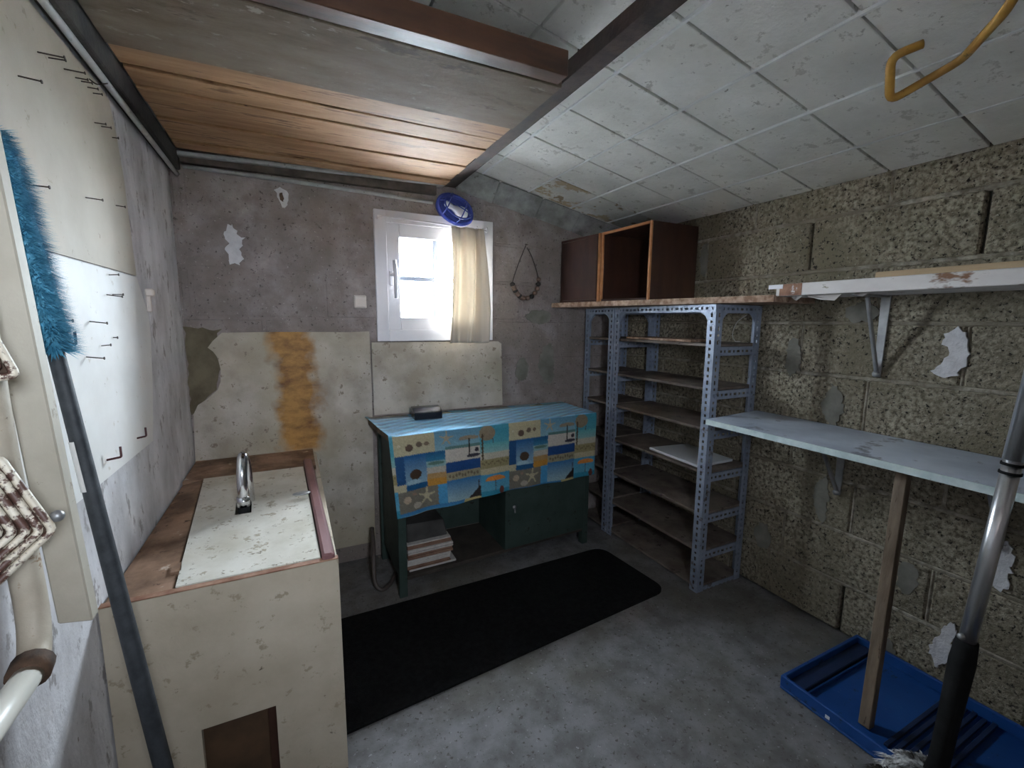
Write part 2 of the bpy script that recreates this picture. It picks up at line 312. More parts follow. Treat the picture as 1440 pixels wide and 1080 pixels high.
# wall behind the camera with an unseen hatch added and sized for fill light
OX0, OX1, OZ0, OZ1 = 0.42, 0.64, 1.25, 1.49
bm = NB(); box(bm, 0.0, OX0, YF - 0.15, YF, 0.0, 2.35); box(bm, OX1, W + 0.2, YF - 0.15, YF, 0.0, 2.35); box(bm, OX0, OX1, YF - 0.15, YF, 0.0, OZ0); box(bm, OX0, OX1, YF - 0.15, YF, OZ1, 2.35)
obj('wall_front', bm, block_b, kind='structure', label='block wall behind the viewer with small opening')

# right wall: recessed core, blocks and mortar joints as pieces
bm = NB(); box(bm, W + 0.022, W + 0.25, YF, 0.2, 0.0, 2.0)
wall_right = obj('wall_right', bm, recess_m, kind='structure', label='bare grey concrete block wall on the right')
def block_mesh(name, lx, ly, lz, m, bev=0.006):
    """shared block mesh centred on its middle"""
    b = NB(); box(b, -lx / 2, lx / 2, -ly / 2, ly / 2, -lz / 2, lz / 2, bev); me = bpy.data.meshes.new(name)
    bmesh.ops.recalc_face_normals(b, faces=b.faces); b.to_mesh(me); b.free(); me.materials.append(m); return me
J = 0.010                                   # joint width
def place(name, me, parent, c):
    o = link_mesh(name, me, parent); o.location = Vector(c) - ORG[parent.name]; return o
cache = {}
def getblock(axis, ln, h, m):
    k = (axis, round(ln, 3), round(h, 3), m.name)
    if k not in cache:
        cache[k] = block_mesh('block', *((0.03, ln, h) if axis == 'y' else (ln, 0.03, h)), m)
    return cache[k]
deep = {(7, -1.109), (7, -1.609)}
for row in range(9):
    z0 = row * 0.2; z1 = min(z0 + 0.2, ZC + 0.03)
    off = -1.109 if row % 2 else -1.359
    ys = [off + 0.5 * k for k in range(-5, 5)]
    ys = [y for y in ys if YF + 0.05 < y < -0.05]
    edges = [YF] + ys + [0.0]
    for a, b in zip(edges[:-1], edges[1:]):
        ln = b - a - J; h = z1 - z0 - J
        place('block', getblock('y', ln, h, block_m), wall_right, (W + 0.015 + random.uniform(0, 0.003), (a + b) / 2, (z0 + z1) / 2))
    if row: place('mortar_joint', getblock('y', -YF, J + 0.008, mortar_m), wall_right, (W + 0.0165, YF / 2, z0))
    for y in ys:
        if (row, round(y, 3)) in deep or (row == 0 and abs(y + 1.359) < .01): continue
        place('mortar_joint', getblock('y', J + 0.004, 0.19, mortar_m), wall_right, (W + 0.0185, y, (z0 + z1) / 2))

# back wall: same bond, with the window opening
WX0, WX1, WZ0, WZ1 = 0.815, 1.315, 1.145, 1.655
bm = NB()
box(bm, 0.0, WX0, 0.005, 0.075, 0, 2.2); box(bm, WX1, W + 0.2, 0.005, 0.075, 0, 2.2)
box(bm, WX0, WX1, 0.005, 0.075, 0, WZ0); box(bm, WX0, WX1, 0.005, 0.075, WZ1, 2.2)
wall_back = obj('wall_back', bm, block_b, kind='structure', label='dingy grey block wall with the small window')
for row in range(10):
    z0 = row * 0.2; z1 = min(z0 + 0.2, 1.95)
    xs = [0.04 + (0.25 if row % 2 else 0.0) + 0.5 * k for k in range(0, 5)]
    edges = [0.0] + [x for x in xs if 0.02 < x < W - 0.05] + [W]
    for a, b in zip(edges[:-1], edges[1:]):
        segs = [(a, b)]
        if z1 > WZ0 and z0 < WZ1:               # keep clear of the opening
            segs = [(s, e) for s, e in ((a, min(b, WX0)), (max(a, WX1), b)) if e - s > 0.03]
        for s, e in segs:
            place('block', getblock('x', e - s - 0.008, z1 - z0 - 0.008, block_b), wall_back, ((s + e) / 2, 0.0165 + random.uniform(0, 0.002), (z0 + z1) / 2))

# ceiling: sloping slab with square slabs as pieces and pale pointing
def cpt(x, y, dz=0.0): return (x, y, zceil(x) + dz)
bm = NB(); hexa(bm, [cpt(-.05, YF, .035), cpt(W + .1, YF, .035), cpt(W + .1, .1, .035), cpt(-.05, .1, .035), cpt(-.05, YF, .12), cpt(W + .1, YF, .12), cpt(W + .1, .1, .12), cpt(-.05, .1, .12)])
ceiling = obj('ceiling', bm, cove_m, kind='structure', label='low sloping ceiling of grey square slabs')
xl = [0.0, 0.255, 0.51, 0.765, 1.02, 1.275, 1.53, 1.785, 2.04, W]
yl = [YF, -2.35, -2.1, -1.85, -1.6, -1.35, -1.10, -0.85, -0.60, -0.345, -0.09, 0.0]
tcache = {}
for i in range(len(xl) - 1):
    for j in range(len(yl) - 1):
        x0, x1 = xl[i], xl[i + 1]; y0, y1 = yl[j], yl[j + 1]
        if y1 < -2.3: continue
        stained = (1.4 < x0 < 2.1 and y0 > -0.5 and y1 < -0.05)
        k = (round(x1 - x0, 3), round(y1 - y0, 3), stained)
        if k not in tcache:
            lx, ly = k[0] - 0.008, k[1] - 0.008; b = NB()
            s = SL
            hexa(b, [(-lx / 2, -ly / 2, lx / 2 * s), (lx / 2, -ly / 2, -lx / 2 * s), (lx / 2, ly / 2, -lx / 2 * s), (-lx / 2, ly / 2, lx / 2 * s),
                     (-lx / 2, -ly / 2, lx / 2 * s + .04), (lx / 2, -ly / 2, -lx / 2 * s + .04), (lx / 2, ly / 2, -lx / 2 * s + .04), (-lx / 2, ly / 2, lx / 2 * s + .04)], 0.0015)
            me = bpy.data.meshes.new('ceiling_tile'); bmesh.ops.recalc_face_normals(b, faces=b.faces); b.to_mesh(me); b.free(); me.materials.append(tile_stain if stained else tile_m); tcache[k] = me
        xc, yc = (x0 + x1) / 2, (y0 + y1) / 2
        place('ceiling_tile', tcache[k], ceiling, (xc, yc, zceil(xc) + random.uniform(0, 0.004)))
for x in (1.275, 1.53, 1.785, 2.04):
    b = NB(); hexa(b, [cpt(x - .003, -2.2, -.0012), cpt(x + .003, -2.2, -.0012), cpt(x + .003, -.09, -.0012), cpt(x - .003, -.09, -.0012), cpt(x - .003, -2.2, .01), cpt(x + .003, -2.2, .01), cpt(x + .003, -.09, .01), cpt(x - .003, -.09, .01)])
    obj('pointing_line', b, grout_w, ceiling)
# lumpy cement cove where the ceiling meets the window wall
b = NB()
for s, e in ((1.17, 1.37), (1.374, 1.62), (1.626, 1.86), (1.864, 2.25)):
    dz = random.uniform(0, .008)
    hexa(b, [(s, -.004, zceil(s) - .085 + dz), (e, -.004, zceil(e) - .09 + dz), (e, .02, zceil(e) - .085), (s, .02, zceil(s) - .085), (s, -.10, zceil(s) - .001), (e, -.10, zceil(e) - .001), (e, .02, zceil(e) + .02), (s, .02, zceil(s) + .02)], 0.006)
obj('cement_cove', b, cove_m, ceiling)

# ---- window
win = thing('window_1', (1.065, 0.0, 1.10), 'small white casement window with grid of panes', None, kind='structure')
b = NB(); x0, x1, z0, z1 = 0.764, 1.366, 1.095, 1.706; fw_ = 0.056
box(b, x0, x0 + fw_, -0.014, 0.02, z0, z1, .002); box(b, x1 - fw_, x1, -0.014, 0.02, z0, z1, .002)
box(b, x0 + fw_, x1 - fw_, -0.014, 0.02, z1 - fw_, z1, .002); box(b, x0 + fw_, x1 - fw_, -0.014, 0.02, z0, z0 + fw_, .002)
obj('casing', b, white_pvc, win)
sx0, sx1, sz0, sz1 = x0 + fw_ - .002, x1 - fw_ + .002, z0 + fw_ - .002, z1 - fw_ + .002; sw = 0.062
sash = None
b = NB()
box(b, sx0, sx0 + sw, -0.006, 0.05, sz0, sz1, .003); box(b, sx1 - sw, sx1, -0.006, 0.05, sz0, sz1, .003)
box(b, sx0 + sw, sx1 - sw, -0.006, 0.05, sz1 - sw, sz1, .003); box(b, sx0 + sw, sx1 - sw, -0.006, 0.05, sz0, sz0 + sw, .003)
sash = obj('sash', b, white_pvc, win)
gx0, gx1, gz0, gz1 = sx0 + sw, sx1 - sw, sz0 + sw, sz1 - sw; gm = 0.5 * (gx0 + gx1); gz = 0.5 * (gz0 + gz1)
for a, c in ((gx0, gm), (gm, gx1)):
    for d, e in ((gz0, gz), (gz, gz1)):
        b = NB(); box(b, a + .001, c - .001, 0.030, 0.034, d + .001, e - .001); obj('pane', b, glass_m, win)
b = NB(); box(b, gm - .013, gm + .013, 0.022, 0.040, gz0, gz1, .003); obj('glazing_bar', b, muntin_m, win)
b = NB(); box(b, gx0, gx1, 0.023, 0.039, gz - .011, gz + .011, .003); obj('glazing_bar', b, muntin_m, win)
b = NB(); box(b, 0.828, 0.848, -0.016, -0.004, 1.36, 1.43, .004)
hp = obj('handle_plate', b, white_pvc, win)
b = NB(); tube(b, fillet([(0.838, -0.012, 1.41), (0.838, -0.045, 1.41), (0.848, -0.050, 1.41)], .01), .008, 10)
tube(b, fillet([(0.846, -0.05, 1.475), (0.850, -0.052, 1.41), (0.850, -0.05, 1.30)], .02), [.008] + [.010] * 6 + [.008], 12); obj('handle', b, white_pvc, win, smooth=True)
# frame hinges covers
for zz in (1.64, 1.14):
    b = NB(); tube(b, [(1.314, -.016, zz - .02), (1.314, -.016, zz + .02)], .007, 8); obj('hinge', b, white_pvc, win, smooth=True)

# ================================================================ BEAM AND LOFT
def ibeam():
    def sec(y, x0, x1, z):
        return [(x0, y, z), (x1, y, z), (x1, y, z + .012), (x1 - .006, y, z + .016), (x1 - .006, y, z + .075), (x0 + .006, y, z + .075), (x0 + .006, y, z + .016), (x0, y, z + .012)]
    b = NB(); A = [b.verts.new(p) for p in sec(0.02, 1.108, 1.165, 1.852)]; B = [b.verts.new(p) for p in sec(-2.58, 1.172, 1.229, 1.916)]
    b.faces.new(A[::-1]); b.faces.new(B)
    for i in range(8): b.faces.new((A[i], A[(i + 1) % 8], B[(i + 1) % 8], B[i]))
    return b
obj('steel_beam', ibeam(), rust_m, label='dark rusty steel beam running under the ceiling from above the window', cat='beam')
def zl(x): return 1.824 + 0.006 * x
loft = thing('loft_platform', (0.55, -0.55, 1.82), 'overhead wooden loft of warm planks left of the steel beam', 'loft')
def board(y0, y1, m, nm, th=0.02, dz=0.0, xa=0.045, xb=1.088, w=0.0):
    b = NB(); p = []
    for z in (0, th):
        p += [(xa, y0 - w, zl(xa) + z + dz), (xb, y0, zl(xb) + z + dz), (xb, y1, zl(xb) + z + dz), (xa, y1 - w, zl(xa) + z + dz)]
    hexa(b, p, .002); return obj(nm, b, m, loft)
board(-0.157, -0.087, plank_m, 'plank'); board(-0.265, -0.172, plank_m, 'plank', dz=.004); board(-0.363, -0.270, plank_m, 'plank', dz=.001)
board(-0.476, -0.370, plank_m, 'plank', dz=.005); board(-0.576, -0.483, plank_m, 'plank', dz=.0); board(-0.680, -0.584, plank_m, 'plank', dz=.003); board(-0.800, -0.686, plank_m, 'plank', dz=.001, w=.02)
board(-1.105, -0.804, greyplank_m, 'wide_plank', th=.018, dz=-.005)
board(-1.160, -1.110, crossbeam_m, 'cross_beam', th=.062, dz=-.004, xb=1.072)
b = NB(); hexa(b, [(0.0, -.045, 1.812), (1.10, -.045, 1.842), (1.10, 0.0, 1.842), (0, 0.0, 1.812), (0.0, -.045, 1.828), (1.10, -.045, 1.858), (1.10, 0.0, 1.858), (0, 0.0, 1.828)], .003)
obj('trim_1', b, conduit_m, kind='structure', label='pale batten along the top of the window wall')

# dark strips above the conduits, the left one painting in a shadow gap
shade_gap_m = mat('blackened_timber', (0.012, 0.009, 0.007), (0.035, 0.026, 0.02), scale=14, rough=0.9, bump=0.3)
b = NB(); box(b, 0.001, 0.040, -2.58, -.002, 1.768, 1.835, .003); obj('trim_2', b, shade_gap_m, kind='structure', label='blackened timber strip along the top of left wall')
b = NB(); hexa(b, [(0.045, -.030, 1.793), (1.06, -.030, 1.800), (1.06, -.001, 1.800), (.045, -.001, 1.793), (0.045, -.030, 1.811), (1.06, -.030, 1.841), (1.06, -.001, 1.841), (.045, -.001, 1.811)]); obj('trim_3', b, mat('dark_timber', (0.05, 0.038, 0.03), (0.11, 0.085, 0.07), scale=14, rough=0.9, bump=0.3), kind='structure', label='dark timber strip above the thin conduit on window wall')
# conduits
b = NB(); tube(b, [(0.028, -.005, 1.752), (0.028, -1.0, 1.752), (0.028, -2.58, 1.752)], .0075, 12)
tb = obj('conduit_pipe', b, conduit_m, label='grey conduit running along top of the left wall', cat='pipe', smooth=True)
b = NB(); tube(b, [(0.05, -0.014, 1.782), (0.55, -0.014, 1.776), (1.045, -0.014, 1.764)], .008, 10)
obj('conduit_pipe', b, conduit_m, label='thin pale conduit on window wall leading to blue lamp', cat='pipe', smooth=True)

# ================================================================ WALL SHEETS
def wallsheet(name, pts, plane, th, m, label, cat='panel', group=None):
    b = NB()
    if plane == 'y': poly(b, [(x, 0.0 , z) for x, z in pts], (0, -th, 0))
    else: poly(b, [(0.0, y, z) for y, z in pts], (th, 0, 0))
    return obj(name, b, m, None, label, cat, group)
p1 = [(0.134, 1.138)] + [(0.134 + .1 * k, 1.139 + random.uniform(-.004, .003)) for k in range(1, 6)] + [(0.727, 1.143), (0.729, 0.821), (0.72, 0.085), (0.003, 0.085), (0.003, 0.598), (0.011, 0.801), (0.029, 0.839), (0.062, .862), (0.103, 0.9), (.116, .935), (0.119, 0.984), (0.112, 1.035), (.098, 1.06), (0.080, 1.077), (.10, 1.105)]
wallsheet('wall_sheet', p1, 'y', .010, stain_m, 'white wall sheet with orange water stain and broken left corner')
p2 = [(0.735, 1.090), (1.40, 1.088), (1.419, 1.075), (1.428, 0.735), (0.737, 0.735)]
wallsheet('wall_sheet', p2, 'y', .010, stain_m, 'white wall sheet under the window, above the tablecloth')
b = NB(); pts = rough_outline([(0.004, 1.16), (0.13, 1.15), (0.09, 1.08), (0.12, 1.0), (0.10, 0.9), (0.03, 0.83), (0.004, 0.8)], .006, .02)
poly(b, [(x, 0.006, z) for x, z in pts], (0, -.008, 0)); obj('damp_patch', b, dampcem_m, wall_back)
up = [(-1.42, 1.315), (-1.42, 1.752), (-.70, 1.752), (-.66, 1.745), (-.632, 1.68), (-.607, 1.573), (-.592, 1.40), (-.585, 1.315)]
lo = [(-1.42, 1.311), (-.585, 1.311), (-.545, 1.26), (-.504, 1.205), (-.500, 1.147), (-.53, 1.02), (-.548, .956), (-.591, .834), (-1.074, .842), (-1.42, .85)]
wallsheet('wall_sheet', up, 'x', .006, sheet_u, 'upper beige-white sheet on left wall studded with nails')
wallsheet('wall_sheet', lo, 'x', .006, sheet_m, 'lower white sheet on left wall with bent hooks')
# plaster patches and mortar smears on the block walls
def patch(pts, parent, plane, m, th=.005, nm='plaster_patch', amp=.006, step=.010):
    b = NB(); q = rough_outline(pts, amp, step)
    if plane == 'y': poly(b, [(x, 0.004, z) for x, z in q], (0, -.004 - th, 0))
    else: poly(b, [(W + .004, y, z) for y, z in q], (-.004 - th, 0, 0))
    return obj(nm, b, m, parent)
patch([(0.183, 1.575), (0.203, 1.583), (0.216, 1.542), (0.238, 1.527), (0.222, 1.485), (0.23, 1.451), (0.215, 1.418), (0.185, 1.422), (0.18, 1.453), (0.167, 1.481), (0.183, 1.505), (0.169, 1.524)], wall_back, 'y', plaster_m)
patch([(0.363, 1.741), (0.388, 1.755), (0.411, 1.741), (0.415, 1.707), (0.402, 1.67), (0.383, 1.674), (0.375, 1.70)], wall_back, 'y', plaster_m)
patch([(0.380, 1.725), (0.392, 1.73), (0.398, 1.705), (0.392, 1.690), (0.382, 1.70)], wall_back, 'y', rustpipe, th=.007, nm='hole_patch', amp=.002, step=.008)
patch([(-1.556, 1.172), (-1.588, 1.19), (-1.606, 1.173), (-1.607, 1.136), (-1.622, 1.105), (-1.613, 1.071), (-1.597, 1.036), (-1.554, 1.031), (-1.53, 1.052), (-1.557, 1.082), (-1.571, 1.112), (-1.55, 1.145)][::-1], wall_right, 'x', plaster_m)
patch([(-1.752, 0.569), (-1.78, 0.551), (-1.779, 0.488), (-1.783, 0.427), (-1.762, 0.411), (-1.739, 0.439), (-1.741, 0.503)][::-1], wall_right, 'x', plaster_m)
patch([(-1.666, 0.251), (-1.685, 0.243), (-1.681, 0.114), (-1.656, 0.069), (-1.627, 0.113), (-1.647, 0.179)][::-1], wall_right, 'x', plaster_m)
for (y, z, a, c) in ((-1.085, 1.06, .035, .085), (-1.255, .88, .04, .09), (-1.25, .51, .035, .10), (-1.315, 1.24, .07, .035), (-1.497, .047, .05, .04), (-1.546, .33, .03, .07), (-.60, 1.5, .03, .09), (-1.02, .25, .05, .06)):
    pts = [(y + a * math.cos(t) * random.uniform(.7, 1.1), z + c * math.sin(t) * random.uniform(.75, 1.1)) for t in [k * math.pi / 5 for k in range(10)]]
    patch(pts, wall_right, 'x', smear_m, th=.002, nm='mortar_smear')
for (x, z, a, c) in ((1.72, .95, .06, .13), (1.55, .92, .05, .07), (1.66, 1.22, .09, .04)):
    pts = [(x + a * math.cos(t) * random.uniform(.7, 1.1), z + c * math.sin(t) * random.uniform(.75, 1.1)) for t in [k * math.pi / 5 for k in range(10)]]
    patch(pts, wall_back, 'y', smear_m, th=.002, nm='mortar_smear')

# nails and hooks in the left sheets: (y, z, length)
def nail(y, z, ln, dz=0.0):
    b = NB(); tube(b, [(0.004, y, z), (0.004 + ln, y + random.uniform(-.002, .002), z + dz)], .0013, 6)
    tube(b, [(0.004 + ln, y, z + dz), (0.0055 + ln, y, z + dz)], .0032, 8)
    return b
nails = [(-1.049, 1.672, .038), (-1.004, 1.684, .026), (-.935, 1.696, .034), (-.878, 1.705, .022), (-.845, 1.712, .02), (-.81, 1.715, .02), (-.777, 1.716, .018), (-1.135, 1.594, .03),
         (-.79, 1.647, .022), (-.745, 1.655, .02), (-.67, 1.655, .014), (-1.133, 1.421, .022), (-.90, 1.455, .03), (-.70, 1.482, .02), (-1.10, 1.19, .02), (-.96, 1.188, .03), (-.84, 1.25, .03), (-.80, 1.252, .022), (-.81, 1.298, .02), (-1.0, 1.115, .03), (-.83, 1.149, .01), (-.91, 1.133, .018)]
nail_labels = ['dark nail in the slanting row of seven near top of beige sheet'] * 7 + ['single dark nail just below the left end of nail row', 'one of two dark nails close together below the grey conduit', 'one of two dark nails close together below the grey conduit',
    'short nail at top right edge of the beige sheet', 'dark nail beside the upper part of the teal duster', 'long dark nail in the middle of the beige sheet', 'dark nail at the right edge of beige sheet, lower down', 'dark nail beside the lower end of the teal duster',
    'dark nail in lower white sheet, left of the nail pair', 'one of two nails side by side in the lower white sheet', 'one of two nails side by side in the lower white sheet', 'topmost nail in the lower white sheet, just under the seam', 'lowest long nail in the lower white sheet',
    'tiny nail in the lower white sheet', 'short nail just above the lowest long nail']
for (y, z, ln), lab in zip(nails, nail_labels):
    obj('nail', nail(y, z, ln, random.uniform(-.004, .002)), nail_m, None, lab, 'nail', 'nails in the left wall sheets')
for (y, z, ln, lab) in ((-1.115, 1.146, .026, 'dark red bent hook just below the teal duster'), (-.958, .884, .028, 'dark red bent hook near the bottom edge of lower white sheet'), (-.735, .88, .022, 'dark bent hook at the lower right corner of white sheet')):
    b = NB(); tube(b, fillet([(0.004, y, z - .004), (0.004 + ln, y, z), (0.004 + ln, y, z + .024)], .004), .0024, 8)
    obj('wall_hook', b, redhook_m, None, lab, 'hook', 'bent hooks in the lower sheet', smooth=True)
b = NB(); tube(b, fillet([(0.004, -.79, 1.742), (0.02, -.80, 1.728), (0.035, -.78, 1.742), (.03, -.76, 1.75)], .006), .0016, 6)
obj('bent_nail', b, nail_m, None, 'twisted bent nail right under the left conduit', 'nail')
b = NB(); box(b, 0.0, .022, -.496, -.474, 1.262, 1.285, .004); box(b, 0.0, .012, -.49, -.478, 1.215, 1.264, .003)
obj('wall_clip', b, cream_m, None, 'small yellowed clip on left wall beside the white sheet', 'clip')

# switch box beside the window
sw_ = thing('light_switch', (0.69, 0.0, 1.25), 'small square beige wall box left of the window', 'switch')
b = NB(); box(b, 0.662, 0.718, -0.022, 0.0, 1.250, 1.310, .004); obj('housing', b, cream_m, sw_)
b = NB(); box(b, 0.667, 0.713, -0.0245, -0.021, 1.256, 1.304, .002); obj('cover', b, cream_m, sw_)

# ================================================================ LAMP, CURTAIN, GARLAND
lp = thing('bulkhead_lamp', (1.15, -0.05, 1.72), 'blue caged lamp with white bulb hanging above the window', 'lamp')
def lamp_ring(ax, rx, rz, c, r, n=28, tilt=-0.42):
    pts = []
    for k in range(n):
        t = 2 * math.pi * k / n; u = rx * math.cos(t); v = rz * math.sin(t)
        pts.append(Vector((c[0] + u * math.cos(tilt) - v * math.sin(tilt), c[1], c[2] + u * math.sin(tilt) + v * math.cos(tilt))))
    b = NB(); tube(b, pts, r, 8, closed=True); return b
lc = (1.150, -0.075, 1.738)
b = NB(); pts = []
for k in range(24):
    t = 2 * math.pi * k / 24; u = .092 * math.cos(t); v = .062 * math.sin(t); pts.append((lc[0] + u * math.cos(-.42) - v * math.sin(-.42), -.03, lc[2] + u * math.sin(-.42) + v * math.cos(-.42)))
poly(b, pts, (0, .03, 0)); obj('base', b, lampblue, lp)
obj('rim', lamp_ring('y', .090, .060, (lc[0], -.040, lc[2]), .011), lampblue, lp, smooth=True)
obj('guard_ring', lamp_ring('y', .072, .045, (lc[0], -.095, lc[2]), .004), lampblue, lp, smooth=True)
for s in (-.05, 0.03):
    b = NB(); d = Vector((math.cos(-.42), 0, math.sin(-.42))); q = Vector((-math.sin(-.42), 0, math.cos(-.42))); c0 = Vector((lc[0], 0, lc[2])) + d * s
    tube(b, smooth_pts([c0 + q * .055 + Vector((0, -.04, 0)), c0 + q * .042 + Vector((0, -.095, 0)), c0 + Vector((0, -.105, 0)), c0 - q * .042 + Vector((0, -.095, 0)), c0 - q * .055 + Vector((0, -.04, 0))]), .0028, 6); obj('guard_bar', b, lampblue, lp, smooth=True)
b = NB(); d = Vector((math.cos(-.42), 0, math.sin(-.42))); c0 = Vector((lc[0], 0, lc[2]))
tube(b, smooth_pts([c0 - d * .088 + Vector((0, -.04, 0)), c0 - d * .06 + Vector((0, -.095, 0)), c0 + Vector((0, -.106, 0)), c0 + d * .06 + Vector((0, -.095, 0)), c0 + d * .088 + Vector((0, -.04, 0))]), .0028, 6); obj('guard_bar', b, lampblue, lp, smooth=True)
b = NB(); prof = [(-.062, .010), (-.055, .014), (-.030, .014), (-.022, .012), (-.005, .017), (.015, .027), (.035, .030), (.05, .025), (.06, .012), (.0625, .002)]
tube(b, [c0 + d * s + Vector((0, -.058, -.004)) for s, _ in prof], [r for _, r in prof], 16); obj('bulb', b, bulb_m, lp, smooth=True)

rod = thing('curtain_rod', (1.05, -0.05, 1.655), 'thin white curtain rod across the top of window', 'curtain rod')
b = NB(); tube(b, [(0.775, -.045, 1.668), (1.05, -.047, 1.662), (1.31, -.047, 1.652)], .0042, 8); obj('rod', b, white_pvc, rod, smooth=True)
for x in (0.835, 1.262, 1.315):
    b = NB()
    pts = [(x + .001 * math.sin(k), -.047 + .013 * math.cos(k * math.pi / 6), 1.655 + .013 * math.sin(k * math.pi / 6)) for k in range(12)]
    tube(b, pts, .0022, 6, closed=True); obj('ring', b, white_pvc, rod, smooth=True)
for x in (0.78, 1.306):
    b = NB(); tube(b, [(x, -.012, 1.665), (x, -.047, 1.66)], .004, 8); obj('bracket', b, white_pvc, rod, smooth=True)
# curtain
def curtain():
    nx, nz = 60, 40; b = NB(); g = []
    for j in range(nz + 1):
        t = j / nz; row = []
        z = 1.652 - t * (1.652 - 1.086)
        x0 = 1.118 - .022 * t ** 1.5; x1 = 1.292 + .022 * math.sin(t * 2.2)
        for i in range(nx + 1):
            s = i / nx; amp = .010 + .010 * t
            y = -.068 - amp * (math.sin(s * 2 * math.pi * 2.3 + .6 + .5 * t) + .4 * math.sin(s * 2 * math.pi * 5 + 2 * t)) - .012 * t
            row.append(b.verts.new((x0 + (x1 - x0) * s + .006 * math.sin(s * 12 + t * 3), y, z)))
        g.append(row)
    for j in range(nz):
        for i in range(nx): b.faces.new((g[j][i], g[j][i + 1], g[j + 1][i + 1], g[j + 1][i]))
    return b
o = obj('curtain', curtain(), curtain_m, None, 'cream cloth curtain bunched at the right of window', 'curtain', smooth=True)
s = o.modifiers.new('cloth', 'SOLIDIFY'); s.thickness = .0015

gar = thing('bead_garland', (1.56, -0.015, 1.33), 'loop of dark cord with beads hanging on the window wall', 'garland')
gp = [(1.559, 1.604), (1.509, 1.488), (1.480, 1.393), (1.506, 1.349), (1.546, 1.323), (1.599, 1.333), (1.634, 1.377), (1.642, 1.427), (1.604, 1.532), (1.568, 1.593)]
b = NB(); tube(b, smooth_pts([(x, -.016, z) for x, z in gp], 5), .0022, 6); obj('cord', b, cord_m, gar, smooth=True)
sp = smooth_pts([(x, -.018, z) for x, z in gp[2:8]], 4)
for k, q in enumerate(sp[::1]):
    if k % 2 == 0 or k < 8:
        b = NB(); ball(b, q, .0145, sz=.9, u=10, v=6); obj('bead', b, bead_m if k % 3 else cord_m, gar, smooth=True)
b = NB(); tube(b, [(1.565, 0.0, 1.612), (1.563, -.024, 1.607)], .0025, 6); obj('nail', b, nail_m, gar)

# ================================================================ SINK BENCH (left)
bench = thing('sink_bench', (0.235, -0.55, 0), 'worn cream boxed-in sink bench along the left wall', 'bench')
b = NB()
# front board with the cut-out at the bottom
yf, yb = -1.092, -1.074
for (xa, xb, za, zb) in ((0.004, .156, 0, .600), (.156, .309, .252, .600), (.309, .468, 0, .600)):
    box(b, xa, xb, yf, yb, za, zb)
bmesh.ops.remove_doubles(b, verts=b.verts, dist=1e-5)
obj('front_board', b, cabface_m, bench)
b = NB(); box(b, .004, .468, yf - .0005, yb, .6003, .6035, .001); obj('worn_top_edge', b, mat('worn_red_edge', (0.22, 0.10, 0.06), (0.42, 0.25, 0.17), scale=20, rough=0.7, bump=0.2), bench)
b = NB(); box(b, .150, .316, -1.055, -1.045, 0, .262); obj('inner_door', b, mat('dark_brown_hatch', (0.05, 0.028, 0.014), (0.11, 0.06, 0.03), scale=6, rough=0.7, bump=0.1), bench)
b = NB(); box(b, .290, .309, -1.072, -1.056, 0, .252); obj('inner_stile', b, darkwood, bench)
b = NB(); box(b, .450, .468, -1.073, -.012, .030, .585, .002); obj('side_board', b, cabface_m, bench)
b = NB(); hexa(b, [(.005, -1.0735, .583), (.126, -1.0735, .583), (.066, -.285, .583), (.005, -.285, .583), (.005, -1.0735, .597), (.126, -1.0735, .600), (.066, -.285, .600), (.005, -.285, .590)], .002); obj('left_ledge', b, brown_m, bench)
b = NB(); box(b, .005, .455, -.283, -.012, .583, .602, .002); obj('back_ledge', b, brown_m, bench)
# lid with a square cut-out for the tap
def quadlid():
    FL, FR, BL, BR = Vector((.131, -1.0735)), Vector((.428, -1.0735)), Vector((.072, -.287)), Vector((.408, -.287)); b = NB()
    def pt(u, v, z): q = FL.lerp(FR, u).lerp(BL.lerp(BR, u), v); return (q.x, q.y, z)
    us, vs = [0, .335, .475, 1], [0, .475, .61, 1]
    for zi, z in enumerate((.5965, .606)):
        g = [[b.verts.new(pt(u, v, z)) for u in us] for v in vs]
        for j in range(3):
            for i in range(3):
                if (i, j) != (1, 1): b.faces.new((g[j][i], g[j][i + 1], g[j + 1][i + 1], g[j + 1][i]))
        if zi == 0: G0 = g
    G1 = g
    loop = [(0, 0), (1, 0), (2, 0), (3, 0), (3, 1), (3, 2), (3, 3), (2, 3), (1, 3), (0, 3), (0, 2), (0, 1)]
    for (i, j), (k, l) in zip(loop, loop[1:] + loop[:1]): b.faces.new((G0[j][i], G0[l][k], G1[l][k], G1[j][i]))
    loop = [(1, 1), (2, 1), (2, 2), (1, 2)]
    for (i, j), (k, l) in zip(loop, loop[1:] + loop[:1]): b.faces.new((G0[j][i], G0[l][k], G1[l][k], G1[j][i]))
    return b
obj('lid', quadlid(), lid_m, bench)
b = NB(); hexa(b, [(.430, -1.088, .586), (.466, -1.088, .586), (.446, -.215, .586), (.409, -.215, .586), (.432, -1.088, .618), (.458, -1.088, .616), (.440, -.215, .616), (.411, -.215, .618)], .005); obj('edge_strip', b, pink_m, bench)
b = NB(); box(b, .085, .450, -.74, -.54, .40, .41); obj('sink_bottom', b, black_m, bench)
b = NB(); bar(b, (.118, -1.0, .6), (.112, -.955, .6), .02, .012); obj('block', b, brown_m, bench)
# metal turn button
b = NB(); ball(b, (.395, -.640, .622), .028, 1.0, .62, .16, 14, 8); obj('turn_button', b, zinc_m, bench, smooth=True)
